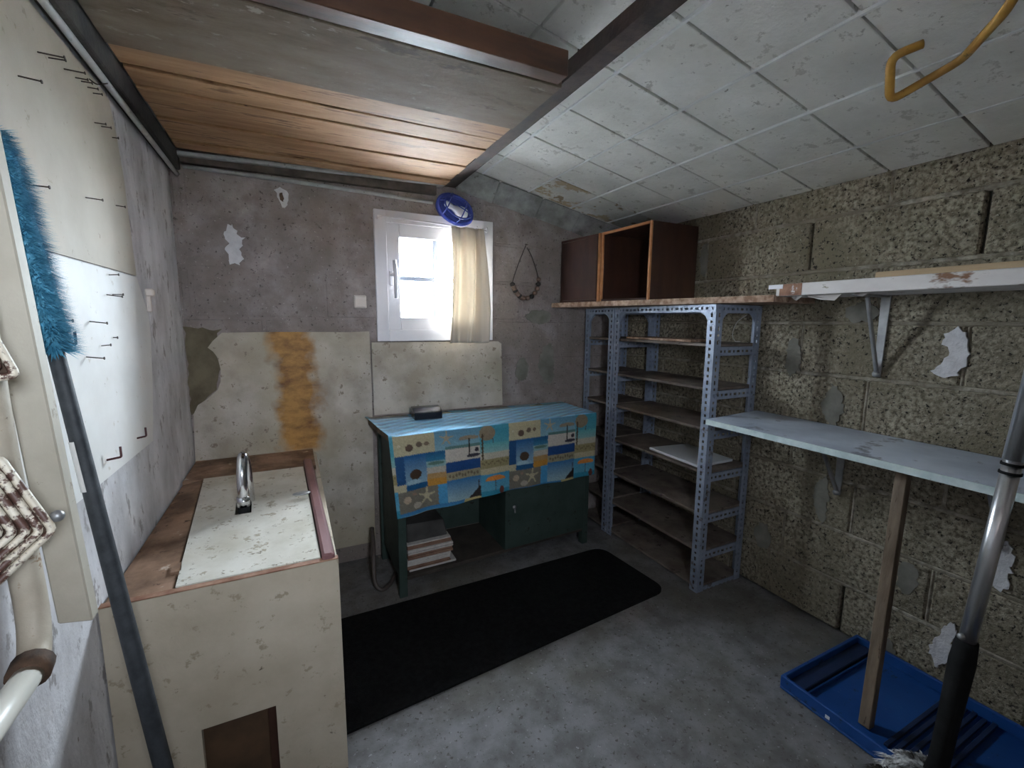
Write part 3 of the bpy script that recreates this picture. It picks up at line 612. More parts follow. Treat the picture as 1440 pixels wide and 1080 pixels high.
# bottom left bits
b = NB(); tube(b, fillet([(.232, -.676, .52), (.232, -.676, .72), (.236, -.636, .785), (.240, -.596, .72), (.242, -.594, .52)], .05, 8), .0150, 14)
tap = thing('tap', (.236, -.64, .52), 'chrome swan-neck tap coming up through the bench lid', 'tap')
obj('spout', b, chrome_m, tap, smooth=True)
b = NB(); tube(b, [(.232, -.676, .622), (.232, -.676, .652)], .0180, 14); obj('collar', b, chrome_m, tap, smooth=True)
b = NB(); tube(b, [(.232, -.676, .588), (.232, -.676, .622)], .0160, 14); obj('nozzle', b, black_m, tap, smooth=True)

# ================================================================ WORKBENCH, CLOTH, PAPERS
tab = thing('workbench', (1.27, -0.2, 0), 'green metal workbench with cupboard under the beach tablecloth', 'workbench')
FLx, FLy, FRx, FRy = .755, -.412, 1.785, -.352
def fy(x): return FLy + (FRy - FLy) * (x - FLx) / (FRx - FLx)
TZ = .722
b = NB(); hexa(b, [(FLx - .02, FLy - .005, TZ - .03), (FRx + .008, FRy - .005, TZ - .03), (FRx + .008, -.014, TZ - .03), (FLx - .05, -.014, TZ - .03), (FLx - .02, FLy - .005, TZ), (FRx + .008, FRy - .005, TZ), (FRx + .008, -.014, TZ), (FLx - .05, -.014, TZ)], .003); obj('top', b, oldwood, tab)
for (x, y) in ((FLx, FLy), (FRx - .035, FRy + .002), (FLx - .01, -.055), (FRx - .035, -.055)):
    b = NB(); box(b, x, x + .035, y, y + .035, 0, TZ - .03, .002); obj('leg', b, green_m, tab)
b = NB(); box(b, FLx + .001, FLx + .009, FLy + .036, -.056, .09, TZ - .03); obj('side_panel', b, green_m, tab)
b = NB(); hexa(b, [(FLx + .036, FLy + .004, .075), (FRx - .036, FRy + .004, .075), (FRx - .036, -.05, .075), (FLx + .036, -.05, .075), (FLx + .036, FLy + .004, .092), (FRx - .036, FRy + .004, .092), (FRx - .036, -.05, .092), (FLx + .036, -.05, .092)], .002); obj('bottom_shelf', b, mat('dark_dusty_board', (0.035, 0.028, 0.022), (0.07, 0.056, 0.045), scale=9, rough=0.85, bump=0.15), tab)  # shelf darkened so its colour carries the shade inside the bench
b = NB(); box(b, FLx + .04, FRx - .04, -.046, -.038, .092, TZ - .03); obj('back_panel', b, green_m, tab)
b = NB(); hexa(b, [(1.270, fy(1.27) + .004, .092), (1.282, fy(1.27) + .004, .092), (1.282, -.05, .092), (1.27, -.05, .092), (1.270, fy(1.27) + .004, .69), (1.282, fy(1.27) + .004, .69), (1.282, -.05, .69), (1.27, -.05, .69)]); obj('divider', b, green_m, tab)
b = NB(); xa, xb = 1.268, 1.747; hexa(b, [(xa, fy(xa) - .012, .098), (xb, fy(xb) - .012, .098), (xb, fy(xb) + .003, .098), (xa, fy(xa) + .003, .098), (xa, fy(xa) - .012, .68), (xb, fy(xb) - .012, .68), (xb, fy(xb) + .003, .68), (xa, fy(xa) + .003, .68)], .003)
dr = obj('cupboard_door', b, green_m, tab)
b = NB(); ball(b, (1.315, fy(1.315) - .014, .308), .010, 1, .6, 1); bar(b, (1.315, fy(1.315) - .016, .308), (1.317, fy(1.315) - .018, .28), .006, .004, (0, 1, 0)); obj('lock', b, zinc_m, dr)
b = NB(); bar(b, (FLx + .04, -.375, .415), (1.265, -.345, .415), .03, .012); obj('drawer_rail', b, zinc_m, tab)

# tablecloth print: generic beach patchwork, period Pu across and Pv down
def print_colour(u, v):
    Pu, Pv = .53, .34
    n1 = np.sin(u * 310 + np.sin(v * 270)) * np.sin(v * 350 + u * 90); n2 = np.sin(u * 720 + 2 * np.sin(v * 510))
    u = np.mod(u + .0012 * n1 + .0006 * n2, Pu) / Pu; v = np.mod(v + .001 * n2, Pv) / Pv
    c = np.zeros(u.shape + (3,)); c[:] = (.10, .30, .46)
    def rect(u0, u1, v0, v1, col, col2=None):
        m = (u >= u0) & (u < u1) & (v >= v0) & (v < v1)
        if col2 is None: c[m] = col
        else:
            t = ((v[m] - v0) / (v1 - v0))[:, None]; c[m] = np.array(col) * (1 - t) + np.array(col2) * t
    def ell(cu, cv, ru, rv, col, vmax=9):
        m = (((u - cu) / ru) ** 2 + ((v - cv) / rv) ** 2 < 1) & (v < vmax); c[m] = col
    def star(cu, cv, r, col):
        du = (u - cu) * .53; dv = (v - cv) * .34; ang = np.arctan2(dv, du); rad = np.hypot(du, dv)
        m = rad < r * (.34 + .66 * np.clip(np.cos(ang * 5 + 1.2), 0, 1) ** 2.0); c[m] = col
    rect(0, .325, 0, .25, (.44, .38, .24), (.50, .45, .31)); ell(.12, .16, .03, .045, (.12, .08, .06)); ell(.20, .13, .025, .035, (.15, .11, .08)); ell(.26, .13, .02, .025, (.18, .13, .09)); ell(.04, .12, .012, .012, (.6, .55, .4))
    rect(.325, .72, 0, .25, (.12, .27, .38), (.26, .42, .48)); star(.425, .10, .034, (.40, .34, .24))
    rect(.41, .72, .21, .25, (.12, .22, .20)); rect(.41, .72, .25, .42, (.58, .52, .45))
    ell(.62, .13, .09, .035, (.30, .24, .17), .15); rect(.617, .628, .13, .36, (.03, .025, .02)); ell(.66, .37, .062, .025, (.05, .045, .06)); ell(.69, .30, .02, .03, (.05, .04, .05))
    rect(.72, 1.0, 0, .24, (.06, .27, .36), (.10, .34, .40)); rect(.72, 1, .24, .37, (.14, .40, .42), (.30, .48, .46)); rect(.72, 1, .37, .46, (.55, .50, .40))
    ell(.79, .10, .075, .10, (.27, .21, .14), .20); rect(.735, .752, .10, .46, (.09, .055, .03)); rect(.84, .848, .18, .25, (.09, .06, .03))
    rect(.72, 1, .46, .585, (.33, .28, .15)); rect(.72, 1, .585, .67, (.52, .45, .30))
    for k in range(14): ell(.74 + .019 * k, .515 + .02 * math.sin(k * 2.3), .008, .014, (.20, .16, .08))
    rect(0, .07, .25, .60, (.025, .085, .20)); rect(0, .07, .60, .69, (.50, .45, .31))
    rect(.07, .25, .25, .69, (.02, .11, .28), (.32, .46, .52)); ell(.155, .50, .048, .065, (.07, .045, .03)); rect(.07, .25, .62, .69, (.02, .10, .22)); ell(.14, .60, .06, .04, (.36, .5, .56), .615)
    rect(.25, .41, .25, .37, (.02, .10, .22), (.05, .20, .32)); rect(.25, .41, .37, .45, (.28, .42, .42)); ell(.33, .40, .07, .022, (.12, .20, .16)); rect(.25, .41, .45, .53, (.50, .45, .38)); rect(.25, .41, .53, .60, (.44, .27, .12)); rect(.25, .41, .60, .69, (.52, .26, .06))
    rect(.41, .72, .42, .555, (.022, .07, .20)); rect(.41, .72, .555, .66, (.33, .29, .19))
    for k in range(10): ell(.44 + .028 * k, .605 + .015 * math.sin(k * 1.7), .010, .022, (.16, .125, .08))
    rect(0, .335, .69, .95, (.19, .17, .135)); ell(.07, .80, .032, .045, (.46, .36, .26)); ell(.15, .89, .035, .04, (.42, .37, .30)); star(.235, .80, .040, (.48, .42, .28)); ell(.13, .74, .018, .02, (.30, .20, .15))
    rect(.335, .41, .69, .95, (.09, .31, .52)); rect(.41, .72, .66, .95, (.04, .17, .36), (.34, .46, .48))
    m = (u > .60) & (u < .72) & (v < .95) & (v > .95 - (u - .60) * 1.25); c[m] = (.035, .028, .025)
    rect(.695, .705, .72, .85, (.035, .028, .025)); rect(.56, .72, .95, 1.0, (.52, .42, .20))
    rect(.72, 1.0, .67, .90, (.08, .31, .48), (.14, .38, .50)); ell(.86, .755, .095, .06, (.72, .27, .08), .765); rect(.855, .861, .76, .90, (.10, .08, .07)); rect(.72, 1.0, .90, 1.0, (.05, .26, .36)); ell(.92, .92, .022, .06, (.14, .05, .04))
    rect(0, .56, .95, 1.0, (.05, .19, .38), (.08, .25, .44))
    g = c.mean(-1, keepdims=True); return np.clip(c * 1.08 - g * .08, 0.004, 1) * .92
def tablecloth():
    FL, FR, BR, BL = Vector((.722, -.430)), Vector((1.803, -.366)), Vector((1.80, -.018)), Vector((.690, -.018))
    nu, nt, nd = 330, 90, 100; wu = 1.06; rows = []; V = []; UV = []
    s = np.linspace(0, 1, nu + 1)
    for j in range(nt + 1):                     # back to front across the top
        t = j / nt
        L_ = BL.lerp(FL, t); R = BR.lerp(FR, t)
        x = L_.x + (R.x - L_.x) * s; y = L_.y + (R.y - L_.y) * s
        z = .7275 + .0018 * np.sin(s * 23 + 3 * t) * np.sin(t * 7 + s * 4) + .006 * np.clip((.03 - s) / .03, 0, 1)
        V.append(np.stack([x, y, z], 1)); UV.append(np.stack([s * wu - .015, np.full_like(s, -(1 - t) * .40 + .0)], 1))
    for j in range(1, nd + 1):                  # the front drop
        t = j / nd; drop = .338 - .012 * s + .006 * np.sin(s * 9) ; drop = drop - .045 * np.exp(-((s - .50) / .035) ** 2) * 0 
        x = FL.x + (FR.x - FL.x) * s + .020 * t * (1 - s) - .010 * t * s
        bulge = .004 + .010 * t * np.sin(s * 17 + .5) ** 2 * (.3 + .7 * t) + .030 * t * np.clip((.12 - s) / .12, 0, 1)
        y = FL.y + (FR.y - FL.y) * s - bulge * min(1, j / 6)
        z = .7275 - drop * t
        V.append(np.stack([x, y, z], 1)); UV.append(np.stack([s * wu - .015, t * drop], 1))
    V = np.concatenate(V); UV = np.concatenate(UV); nr = nt + nd + 1; w = nu + 1
    idx = np.arange(nr * w).reshape(nr, w)
    F = np.stack([idx[:-1, :-1], idx[1:, :-1], idx[1:, 1:], idx[:-1, 1:]], -1).reshape(-1, 4)
    me = bpy.data.meshes.new('tablecloth'); org = Vector((1.27, -.2, .39))
    me.vertices.add(len(V)); me.vertices.foreach_set('co', (V - np.array(org)).astype(np.float32).ravel())
    me.loops.add(F.size); me.loops.foreach_set('vertex_index', F.astype(np.int32).ravel())
    me.polygons.add(len(F)); me.polygons.foreach_set('loop_start', np.arange(0, F.size, 4, dtype=np.int32)); me.update(calc_edges=True)
    col = print_colour(UV[:, 0], UV[:, 1])
    tp = (UV[:, 1] <= 0); st = .5 + .5 * np.sin(UV[:, 1] * 95 + 2.2 * np.sin(UV[:, 0] * 7) + np.sin(UV[:, 0] * 23)); st = (tp * (.6 + .35 * st) * (UV[:, 1] > -.33))[:, None]  # window sheen painted as pale blue streaks over the print on top
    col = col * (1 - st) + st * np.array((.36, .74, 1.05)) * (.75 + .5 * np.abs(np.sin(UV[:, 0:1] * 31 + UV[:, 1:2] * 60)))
    col = col * rng.uniform(.80, 1.12, (len(V), 1))
    a = me.color_attributes.new('print', 'FLOAT_COLOR', 'POINT'); a.data.foreach_set('color', np.concatenate([col, np.ones((len(V), 1))], 1).astype(np.float32).ravel())  # print colours with the painted window sheen blended in on the top
    me.polygons.foreach_set('use_smooth', np.ones(len(F), bool)); me.materials.append(cloth_m)
    o = link_mesh('tablecloth', me); o.location = org; ORG[o.name] = org
    m = o.modifiers.new('cloth', 'SOLIDIFY'); m.thickness = .0012; m.offset = 1
    return set_tags(o, 'blue beach-print oilcloth draped over the green workbench', 'tablecloth')
tablecloth()

bx = thing('black_box', (.958, -.15, .731), 'small glossy black box on the beach tablecloth', 'box')
b = NB(); hexa(b, [(.892, -.185, .7315), (1.024, -.192, .7315), (1.027, -.112, .7315), (.895, -.105, .7315), (.892, -.185, .764), (1.024, -.192, .764), (1.027, -.112, .764), (.895, -.105, .764)], .002); obj('body', b, gloss_black, bx)
b = NB(); hexa(b, [(.890, -.187, .7645), (1.026, -.194, .7645), (1.029, -.110, .7645), (.893, -.103, .7645), (.890, -.150, .784), (1.026, -.157, .784), (1.029, -.110, .784), (.893, -.103, .784)], .003); obj('lid', b, gloss_black, bx)

# stack of magazines under the bench, one by one
z = .0925
stack = [(.010, paper_m, 0.02), (.004, paper_d, -.005), (.013, paper_d, -.01), (.006, paper_m, -.01), (.012, paper_m, -.008), (.011, paper_m, -.006), (.013, paper_d, .004), (.010, paper_d, .002), (.007, paper_m, .006), (.009, paper_m, .008), (.006, paper_m, .004), (.011, paper_d, 0), (.010, paper_d, -.004), (.006, paper_m, -.006)]
for k, (h, m, dx) in enumerate(stack):
    b = NB(); xa, xb = .80 + dx * .3, 1.005 + dx; a = random.uniform(-.004, .004)
    hexa(b, [(xa, -.378 + a, z), (xb, -.372 + a, z), (xb, -.10, z), (xa, -.10, z), (xa, -.378 + a, z + h - .0005), (xb, -.372 + a, z + h - .0005), (xb, -.10, z + h - .0005), (xa, -.10, z + h - .0005)], .0012)
    nth = ['bottom', 'second', 'third', 'fourth', 'fifth', 'sixth', 'seventh', 'eighth', 'ninth', 'tenth', 'eleventh', 'twelfth', 'thirteenth'][min(k, 12)]
    lab = ('bottom magazine of the stack, sticking out on the right' if k == 0 else 'topmost pale magazine of the stack, under the dark folder' if k == len(stack) - 1 else
           '%s magazine from the bottom of the workbench stack, %s' % (nth, 'pale page edges' if m is paper_m else 'brown cover'))
    obj('magazine', b, m, None, lab, 'magazine', 'magazines stacked under the workbench'); z += h
b = NB(); hexa(b, [(.802, -.36, z), (.99, -.355, z), (.99, -.11, z), (.802, -.11, z), (.802, -.36, z + .085), (.975, -.35, z + .075), (.975, -.11, z + .075), (.802, -.11, z + .085)], .004)
obj('document_folder', b, darkcard, None, 'dark grey folder lying on top of the magazine stack', 'folder')
b = NB(); tube(b, smooth_pts([(.695, -.10, .20), (.680, -.22, .15), (.668, -.30, .05), (.69, -.33, .014), (.735, -.30, .012), (.80, -.20, .012), (.95, -.12, .012)], 8), .009, 10)
obj('hose', b, hose_m, None, 'brown hose curling on the floor beside the workbench', 'hose', smooth=True)

# mat
def matmesh():
    b = NB(); cs = [(.385, -1.000), (1.850, -.868), (1.815, -.432), (.385, -.455)]; pts = []
    n = len(cs)
    for i, c in enumerate(cs):
        p = Vector(cs[i - 1]); q = Vector(c); r = Vector(cs[(i + 1) % n]); rad = .07
        s = q + (p - q).normalized() * rad; e = q + (r - q).normalized() * rad
        for k in range(9): t = k / 8; w = s * (1 - t) ** 2 + q * 2 * t * (1 - t) + e * t * t; pts.append((w.x, w.y, .0005))
    poly(b, pts, (0, 0, .008)); return b
obj('floor_mat', matmesh(), mat_m, None, 'long black mat with rounded corners on the concrete floor', 'mat')

# ================================================================ METAL RACKS
def flange(b, o, u, v, ln, wd, pitch=.028):
    """perforated strip: origin o, along u for ln, across v for wd, with round-ish slots"""
    o, u, v = Vector(o), Vector(u), Vector(v); n = max(1, int(round(ln / pitch))); p = ln / n
    def V(a, c): return b.verts.new(o + u * a + v * c)
    for k in range(n):
        a0 = k * p; hl = .0090 if k % 2 else .0055; hw = .0052; ac = a0 + p / 2; vc = wd * .5
        A = [(a0, 0), (a0 + p, 0), (a0 + p, wd), (a0, wd)]; B = [(ac - hl, vc - hw), (ac + hl, vc - hw), (ac + hl, vc + hw), (ac - hl, vc + hw)]
        a = [V(*q) for q in A]; c = [V(*q) for q in B]
        for i in range(4): b.faces.new((a[i], a[(i + 1) % 4], c[(i + 1) % 4], c[i]))
    return b
def angle(name, o, u, v, w, ln, wd, parent, m=steel_m, wd2=None):
    b = NB(); flange(b, o, u, v, ln, wd); flange(b, o, u, w, ln, wd2 or wd)
    bmesh.ops.remove_doubles(b, verts=b.verts, dist=1e-5)
    ob = obj(name, b, m, parent); s = ob.modifiers.new('sheet', 'SOLIDIFY'); s.thickness = .002; s.offset = 0; return ob
def gusset(c, d1, d2, s, parent, n):
    c, d1, d2 = Vector(c), Vector(d1), Vector(d2); b = NB(); pts = [c, c + d1 * s]
    for k in range(1, 7): t = k / 7; q = (c + d1 * s) * (1 - t) ** 2 + (c + (d1 + d2) * s * .30) * 2 * t * (1 - t) + (c + d2 * s) * t * t; pts.append(q)
    pts.append(c + d2 * s); poly(b, pts, Vector(n) * .002); obj('gusset', b, steel_m, parent)
SH = [1.110, .924, .750, .560, .372, .200, .030]
XF, XB = 1.955, 2.238
def rack(name, y0, y1, label, zs, ztop=1.272):
    t = thing(name, ((XF + XB) / 2, (y0 + y1) / 2, 0), label, 'shelving', 'slotted steel racks along the right wall')
    for (x, sx) in ((XF, 1), (XB, -1)):
        for (y, sy) in ((y0, 1), (y1, -1)):
            angle('post', (x, y, 0), (0, 0, 1), (0, sy, 0), (sx, 0, 0), ztop, .040, t)
    # top rails and gussets
    angle('top_rail', (XF - .002, y0, ztop), (0, 1, 0), (0, 0, -1), (1, 0, 0), y1 - y0, .030, t)
    angle('top_rail', (XB + .002, y0, ztop), (0, 1, 0), (0, 0, -1), (-1, 0, 0), y1 - y0, .030, t)
    for (y, sy) in ((y0, 1), (y1, -1)):
        gusset((XF + .003, y + sy * .038, ztop - .03), (0, sy, 0), (0, 0, -1), .045, t, (-.001, 0, 0) if False else (1, 0, 0))
        gusset((XF + .038, y + sy * .003, ztop - .03), (1, 0, 0), (0, 0, -1), .045, t, (0, 1, 0))
        gusset((XB - .038, y + sy * .003, ztop - .03), (-1, 0, 0), (0, 0, -1), .045, t, (0, 1, 0))
        angle('side_brace', (XF, y, ztop), (1, 0, 0), (0, 0, -1), (0, sy, 0), XB - XF, .034, t)
    for z in zs:
        for (y, sy) in ((y0, 1), (y1, -1)):
            angle('side_brace', (XF + .003, y + sy * .003, z - .014), (1, 0, 0), (0, 0, -1), (0, sy, 0), XB - XF - .006, .036, t)
        b = NB(); box(b, XF + .004, XB - .004, y0 + .005, y1 - .005, z - .012, z, .0015); obj('shelf_board', b, shelfdust, t)
    return t
rack('slotted_rack', -.938, -.300, 'wide slotted steel rack with seven shelves beside the marbled shelf', SH)
rack('slotted_rack', -.292, -.035, 'narrow slotted steel rack tucked into corner by the window wall', SH)
b = NB(); hexa(b, [(1.975, -.80, 1.111), (2.10, -.80, 1.111), (2.14, -.36, 1.111), (1.985, -.36, 1.111), (1.975, -.80, 1.122), (2.10, -.80, 1.122), (2.14, -.36, 1.122), (1.985, -.36, 1.122)], .001)
obj('loose_board', b, chip_m, None, 'thin wooden board lying on the top rack shelf', 'board')
b = NB(); hexa(b, [(1.975, -.885, .561), (2.20, -.885, .561), (2.215, -.60, .561), (1.985, -.57, .561), (1.975, -.885, .573), (2.20, -.885, .573), (2.215, -.60, .573), (1.985, -.57, .573)], .002)
obj('loose_board', b, bluewhite, None, 'white board lying on a middle shelf of the rack', 'board')
b = NB(); tube(b, smooth_pts([(2.215, -.888, 1.235), (2.20, -.85, 1.20), (2.20, -.832, 1.147), (2.20, -.848, 1.117), (2.205, -.87, 1.115), (2.21, -.84, 1.114)], 6), .0018, 6)
obj('loose_wire', b, wire_m, None, 'thin pale wire looping inside the upper rack', 'wire', smooth=True)

# ================================================================ UPPER SHELF AND BOXES
b = NB(); pts = [(1.735, -.006), (2.250, -.006), (2.250, -1.150), (1.995, -1.150)]
poly(b, [(x, y, 1.276) for x, y in pts], (0, 0, .025))
obj('shelf_plank', b, chip_m, None, 'raw wood shelf plank on top of the steel racks', 'shelf')
def cube_box(P0, P1, zt, label):
    (xa, ya), (xb, yb) = P0, P1; zb = 1.302; th = .013; t = thing('open_box', ((xa + xb) / 2 + .2, (ya + yb) / 2, zb), label, 'box', 'brown open-fronted boxes')
    X = 2.245; za, zc = zt
    def panel(nm, q, m): b = NB(); hexa(b, q, .001); return obj(nm, b, m, t)
    dy = Vector((xb - xa, yb - ya)).normalized()
    def side(nm, x, y, h, s, edge=True):
        ee = .010                                # raw edge in front
        panel(nm, [(x + ee, y, zb), (X, y, zb), (X, y + s * th, zb), (x + ee, y + s * th, zb), (x + ee, y, zb + h), (X, y, zb + h), (X, y + s * th, zb + h), (x + ee, y + s * th, zb + h)], darkwood)
        if edge: panel('raw_edge', [(x, y, zb), (x + ee, y, zb), (x + ee, y + s * th, zb), (x, y + s * th, zb), (x, y, zb + h), (x + ee, y, zb + h), (x + ee, y + s * th, zb + h), (x, y + s * th, zb + h)], orange_edge)
    side('side', xa, ya, za - zb, -1, xa > 1.8); side('side', xb, yb, zc - zb, 1)
    for nm, z0, z1 in (('top', za - th, zc - th), ('bottom', zb, zb)):
        q = [(xa + .01, ya - th, z0), (X, ya - th, z0), (X, yb + th, z1), (xb + .01, yb + th, z1)]
        q = [q[3], q[2], q[1], q[0]]
        panel(nm, q + [(a, c, d + th) for a, c, d in q], darkwood)
        q = [(xa, ya - th, z0), (xa + .01, ya - th, z0), (xb + .01, yb + th, z1), (xb, yb + th, z1)]; q = [q[3], q[2], q[1], q[0]]
        panel('raw_edge' if nm == 'top' else 'front_edge', q + [(a, c, d + th) for a, c, d in q], orange_edge if nm == 'top' and xa > 1.8 else darkwood)
    panel('back', [(X - .03, yb + th, zb + th), (X - .02, yb + th, zb + th), (X - .02, ya - th, zb + th), (X - .03, ya - th, zb + th), (X - .03, yb + th, zc - th), (X - .02, yb + th, zc - th), (X - .02, ya - th, za - th), (X - .03, ya - th, za - th)], darkwood)
    return t
t1 = cube_box((1.775, -.020), (1.845, -.290), (1.640, 1.650), 'dark brown open box in the corner, nearest the window wall')
t2 = cube_box((1.850, -.297), (1.938, -.560), (1.650, 1.672), 'dark brown open box with orange edges, farther from the window')
# box in the corner is closed by a dark front board
b = NB(); hexa(b, [(1.838, -.276, 1.316), (1.848, -.276, 1.316), (1.795, -.034, 1.316), (1.785, -.034, 1.316), (1.838, -.276, 1.636), (1.848, -.276, 1.636), (1.795, -.034, 1.626), (1.785, -.034, 1.626)]); obj('front', b, darkwood, t1)

# painted plank with peeling paint to the right of it
pp = thing('painted_plank', (2.12, -1.75, 1.295), 'plank with peeling white paint on wall brackets, upper right', 'shelf')
b = NB(); box(b, 2.002, 2.250, -2.45, -1.152, 1.296, 1.338, .002); obj('plank', b, peel_m, pp)
b = NB(); box(b, 2.0005, 2.0025, -1.245, -1.166, 1.2965, 1.3375); obj('bare_end', b, mat('bare_red_wood', (0.20, 0.095, 0.055), (0.42, 0.22, 0.14), scale=16, rough=0.7, bump=0.2, spots=((0.6, 0.56, 0.54), 30, 0.60)), pp)
b = NB(); bar(b, (1.9995, -1.125, 1.330), (1.9995, -1.178, 1.329), .003, .015); obj('metal_plate', b, white_pvc, pp)
for (ya, yb, dz) in ((-1.20, -1.235, .018), (-1.255, -1.36, .022), (-1.40, -1.44, .012)):
    b = NB(); poly(b, [(2.03, ya, 1.296), (2.06, (ya + yb) / 2, 1.296), (2.03, yb, 1.296), (2.01, yb + .01, 1.296 - dz), (2.008, (ya + yb) / 2, 1.296 - dz * .8), (2.012, ya - .004, 1.292)], (.0015, 0, -.001)); obj('paint_flake', b, peel_m, pp)
b = NB(); box(b, 2.06, 2.10, -2.40, -1.435, 1.3385, 1.360, .001)
obj('wood_strip', b, pine_m, None, 'thin pine strip lying on the peeling painted plank', 'strip')

def bracket(y, zt, zb, reach, label):
    t = thing('shelf_bracket', (W - .02, y, zb), label, 'bracket', 'pressed steel shelf brackets on the right wall')
    b = NB(); bar(b, (W - .004, y, zb), (W - .004, y, zt), .022, .006, (1, 0, 0), .001, w2=.030); obj('wall_leg', b, zinc_m, t)
    b = NB(); bar(b, (W - .008, y, zt - .004), (W - reach, y, zt - .004), .024, .006, (0, 0, 1), .001); obj('arm', b, zinc_m, t)
    b = NB(); bar(b, (W - .012, y, zb + .02), (W - reach * .62, y, zt - .008), .010, .014, (0, 0, 1), .002); obj('strut', b, zinc_m, t)
    b = NB(); tube(b, [(W - .001, y, zb + .010), (W - .016, y, zb + .010)], .011, 12); obj('screw', b, zinc_m, t, smooth=True)
bracket(-1.387, 1.296, 1.012, .20, 'steel bracket holding up the peeling painted plank')
bracket(-1.304, .788, .545, .26, 'steel bracket under the marbled shelf, nearest the rack')
bracket(-1.746, .788, .540, .26, 'steel bracket under the marbled shelf, behind the silver pole')

# ================================================================ LOWER SHELF, PROP, TRAY, MOP
sh = thing('marbled_shelf', (2.07, -1.5, .79), 'blue-grey marbled shelf board along the right wall', 'shelf')
b = NB(); q = [(1.900, -2.45), (2.250, -2.45), (2.250, -.945), (1.885, -.985)]
poly(b, [(x, y, .789) for x, y in q], (0, 0, .021)); obj('board', b, marble_m, sh)
b = NB(); hexa(b, [(1.897, -2.45, .789), (1.900, -2.45, .789), (1.885, -.985, .789), (1.882, -.985, .789), (1.897, -2.45, .810), (1.900, -2.45, .810), (1.885, -.985, .810), (1.882, -.985, .810)]); obj('edge_band', b, edge_m, sh)
pr_ = NB(); bar(pr_, (1.868, -1.640, .012), (1.950, -1.617, .7885), .030, .028, (1, 0, 0), .002)
obj('wooden_prop', pr_, oldwood, None, 'wooden post propping up the marbled shelf', 'post')

tr = thing('folding_crate', (2.0, -1.7, 0), 'flat blue plastic folding crate lying on the floor', 'crate')
X0, X1, Y0, Y1 = 1.782, 2.232, -2.02, -1.432; H = .048; T = .012
b = NB(); box(b, X0, X1, Y0, Y1, .001, .010, .002); obj('base', b, blue_m, tr)
for nm, (a, c, d, e) in (('side_wall', (X0, X0 + T, Y0, Y1)), ('side_wall', (X1 - T, X1, Y0, Y1)), ('end_wall', (X0 + T, X1 - T, Y1 - T, Y1)), ('end_wall', (X0 + T, X1 - T, Y0, Y0 + T))):
    b = NB(); box(b, a, c, d, e, .0105, H, .002); obj(nm, b, blue_m, tr)
b = NB(); box(b, X0 + .02, X1 - .02, Y1 - .060, Y1 - .014, .0105, .030, .002); obj('folded_end', b, darkblue_m, tr)
b = NB(); box(b, X0 + .03, X1 - .03, Y1 - .070, Y1 - .064, .0105, .022, .001); obj('rib', b, blue_m, tr)
for k, x in enumerate((X0 + .022, X0 + .040)):
    b = NB(); box(b, x, x + .004, Y0 + .02, Y1 - .075, .0105, .016, .001); obj('rib', b, darkblue_m, tr)
for k in range(6):
    y = -1.700 - .022 * k; b = NB(); box(b, X0 + .06, X1 - .02, y - .007, y + .004, .0105, .018 + .004 * (k % 2), .001); obj('rib', b, darkblue_m, tr)
b = NB(); box(b, X0 - .0015, X0 + .001, -1.585, -1.573, .016, .026); obj('tag', b, white_pvc, tr)

mop = thing('mop', (1.83, -1.79, 0), 'mop with silver pole, black sleeve and grey fringe leaning on shelf', 'mop')
mA, mB, mC = Vector((1.800, -1.822, .060)), Vector((1.812, -1.835, .445)), Vector((1.856, -1.880, 1.45))
d1 = (mB - mA)
b = NB(); tube(b, [mA, mA + d1 * .12, mA + d1 * .35, mA + d1 * .6, mA + d1 * .85, mB], [.026, .021, .021, .023, .025, .021], 16); obj('sleeve', b, black_m, mop, smooth=True)
b = NB(); tube(b, [mB - d1 * .05, mB.lerp(mC, .45)], .0165, 18); obj('lower_pole', b, alu_m, mop, smooth=True)
b = NB(); tube(b, [mB.lerp(mC, .45), mC], .0185, 18); obj('upper_pole', b, alu_m, mop, smooth=True)
for t_ in (.42, .44):
    b = NB(); q = mB.lerp(mC, t_); dd = (mC - mB).normalized(); tube(b, [q - dd * .003, q + dd * .003], .0195, 18); obj('band', b, black_m, mop, smooth=True)
b = NB(); q = mB + Vector((-.018, .006, .012)); ball(b, q, .008, u=10, v=6); obj('clip', b, zinc_m, mop, smooth=True)
def fringe(n, c, r, m, nm, parent, ln, zlift, seed, spread=1.0, wd=.006):
    rs = random.Random(seed); b = NB()
    for k in range(n):
        a = rs.uniform(0, 2 * math.pi); rr = r * math.sqrt(rs.random()); p0 = Vector((c[0] + rr * math.cos(a), c[1] + rr * math.sin(a) * .8, c[2] + zlift * (1 - rr / r) * rs.uniform(.4, 1)))
        dirv = Vector((math.cos(a + rs.uniform(-.5, .5)) * spread, math.sin(a + rs.uniform(-.5, .5)) * spread, rs.uniform(.0, .5))).normalized()
        p1 = p0 + dirv * ln * rs.uniform(.5, 1); p1.z = max(.006, p1.z * .6); p0.z = max(.006, p0.z)
        s = dirv.cross(Vector((rs.uniform(-.3, .3), rs.uniform(-.3, .3), 1))).normalized() * wd * .5; pm = p0.lerp(p1, .5) + Vector((0, 0, .012))
        v = [b.verts.new(q) for q in (p0 - s, p0 + s, pm + s * .9, pm - s * .9, p1)]
        b.faces.new(v[:4]); b.faces.new((v[3], v[2], v[4]))
    return obj(nm, b, m, parent, kind='stuff')
fringe(900, (1.785, -1.81, .03), .085, mopfibre, 'fringe', mop, .05, .055, 3)
fringe(700, (1.70, -1.775, .02), .055, mopdark, 'dark_fringe', mop, .035, .055, 5, wd=.004)

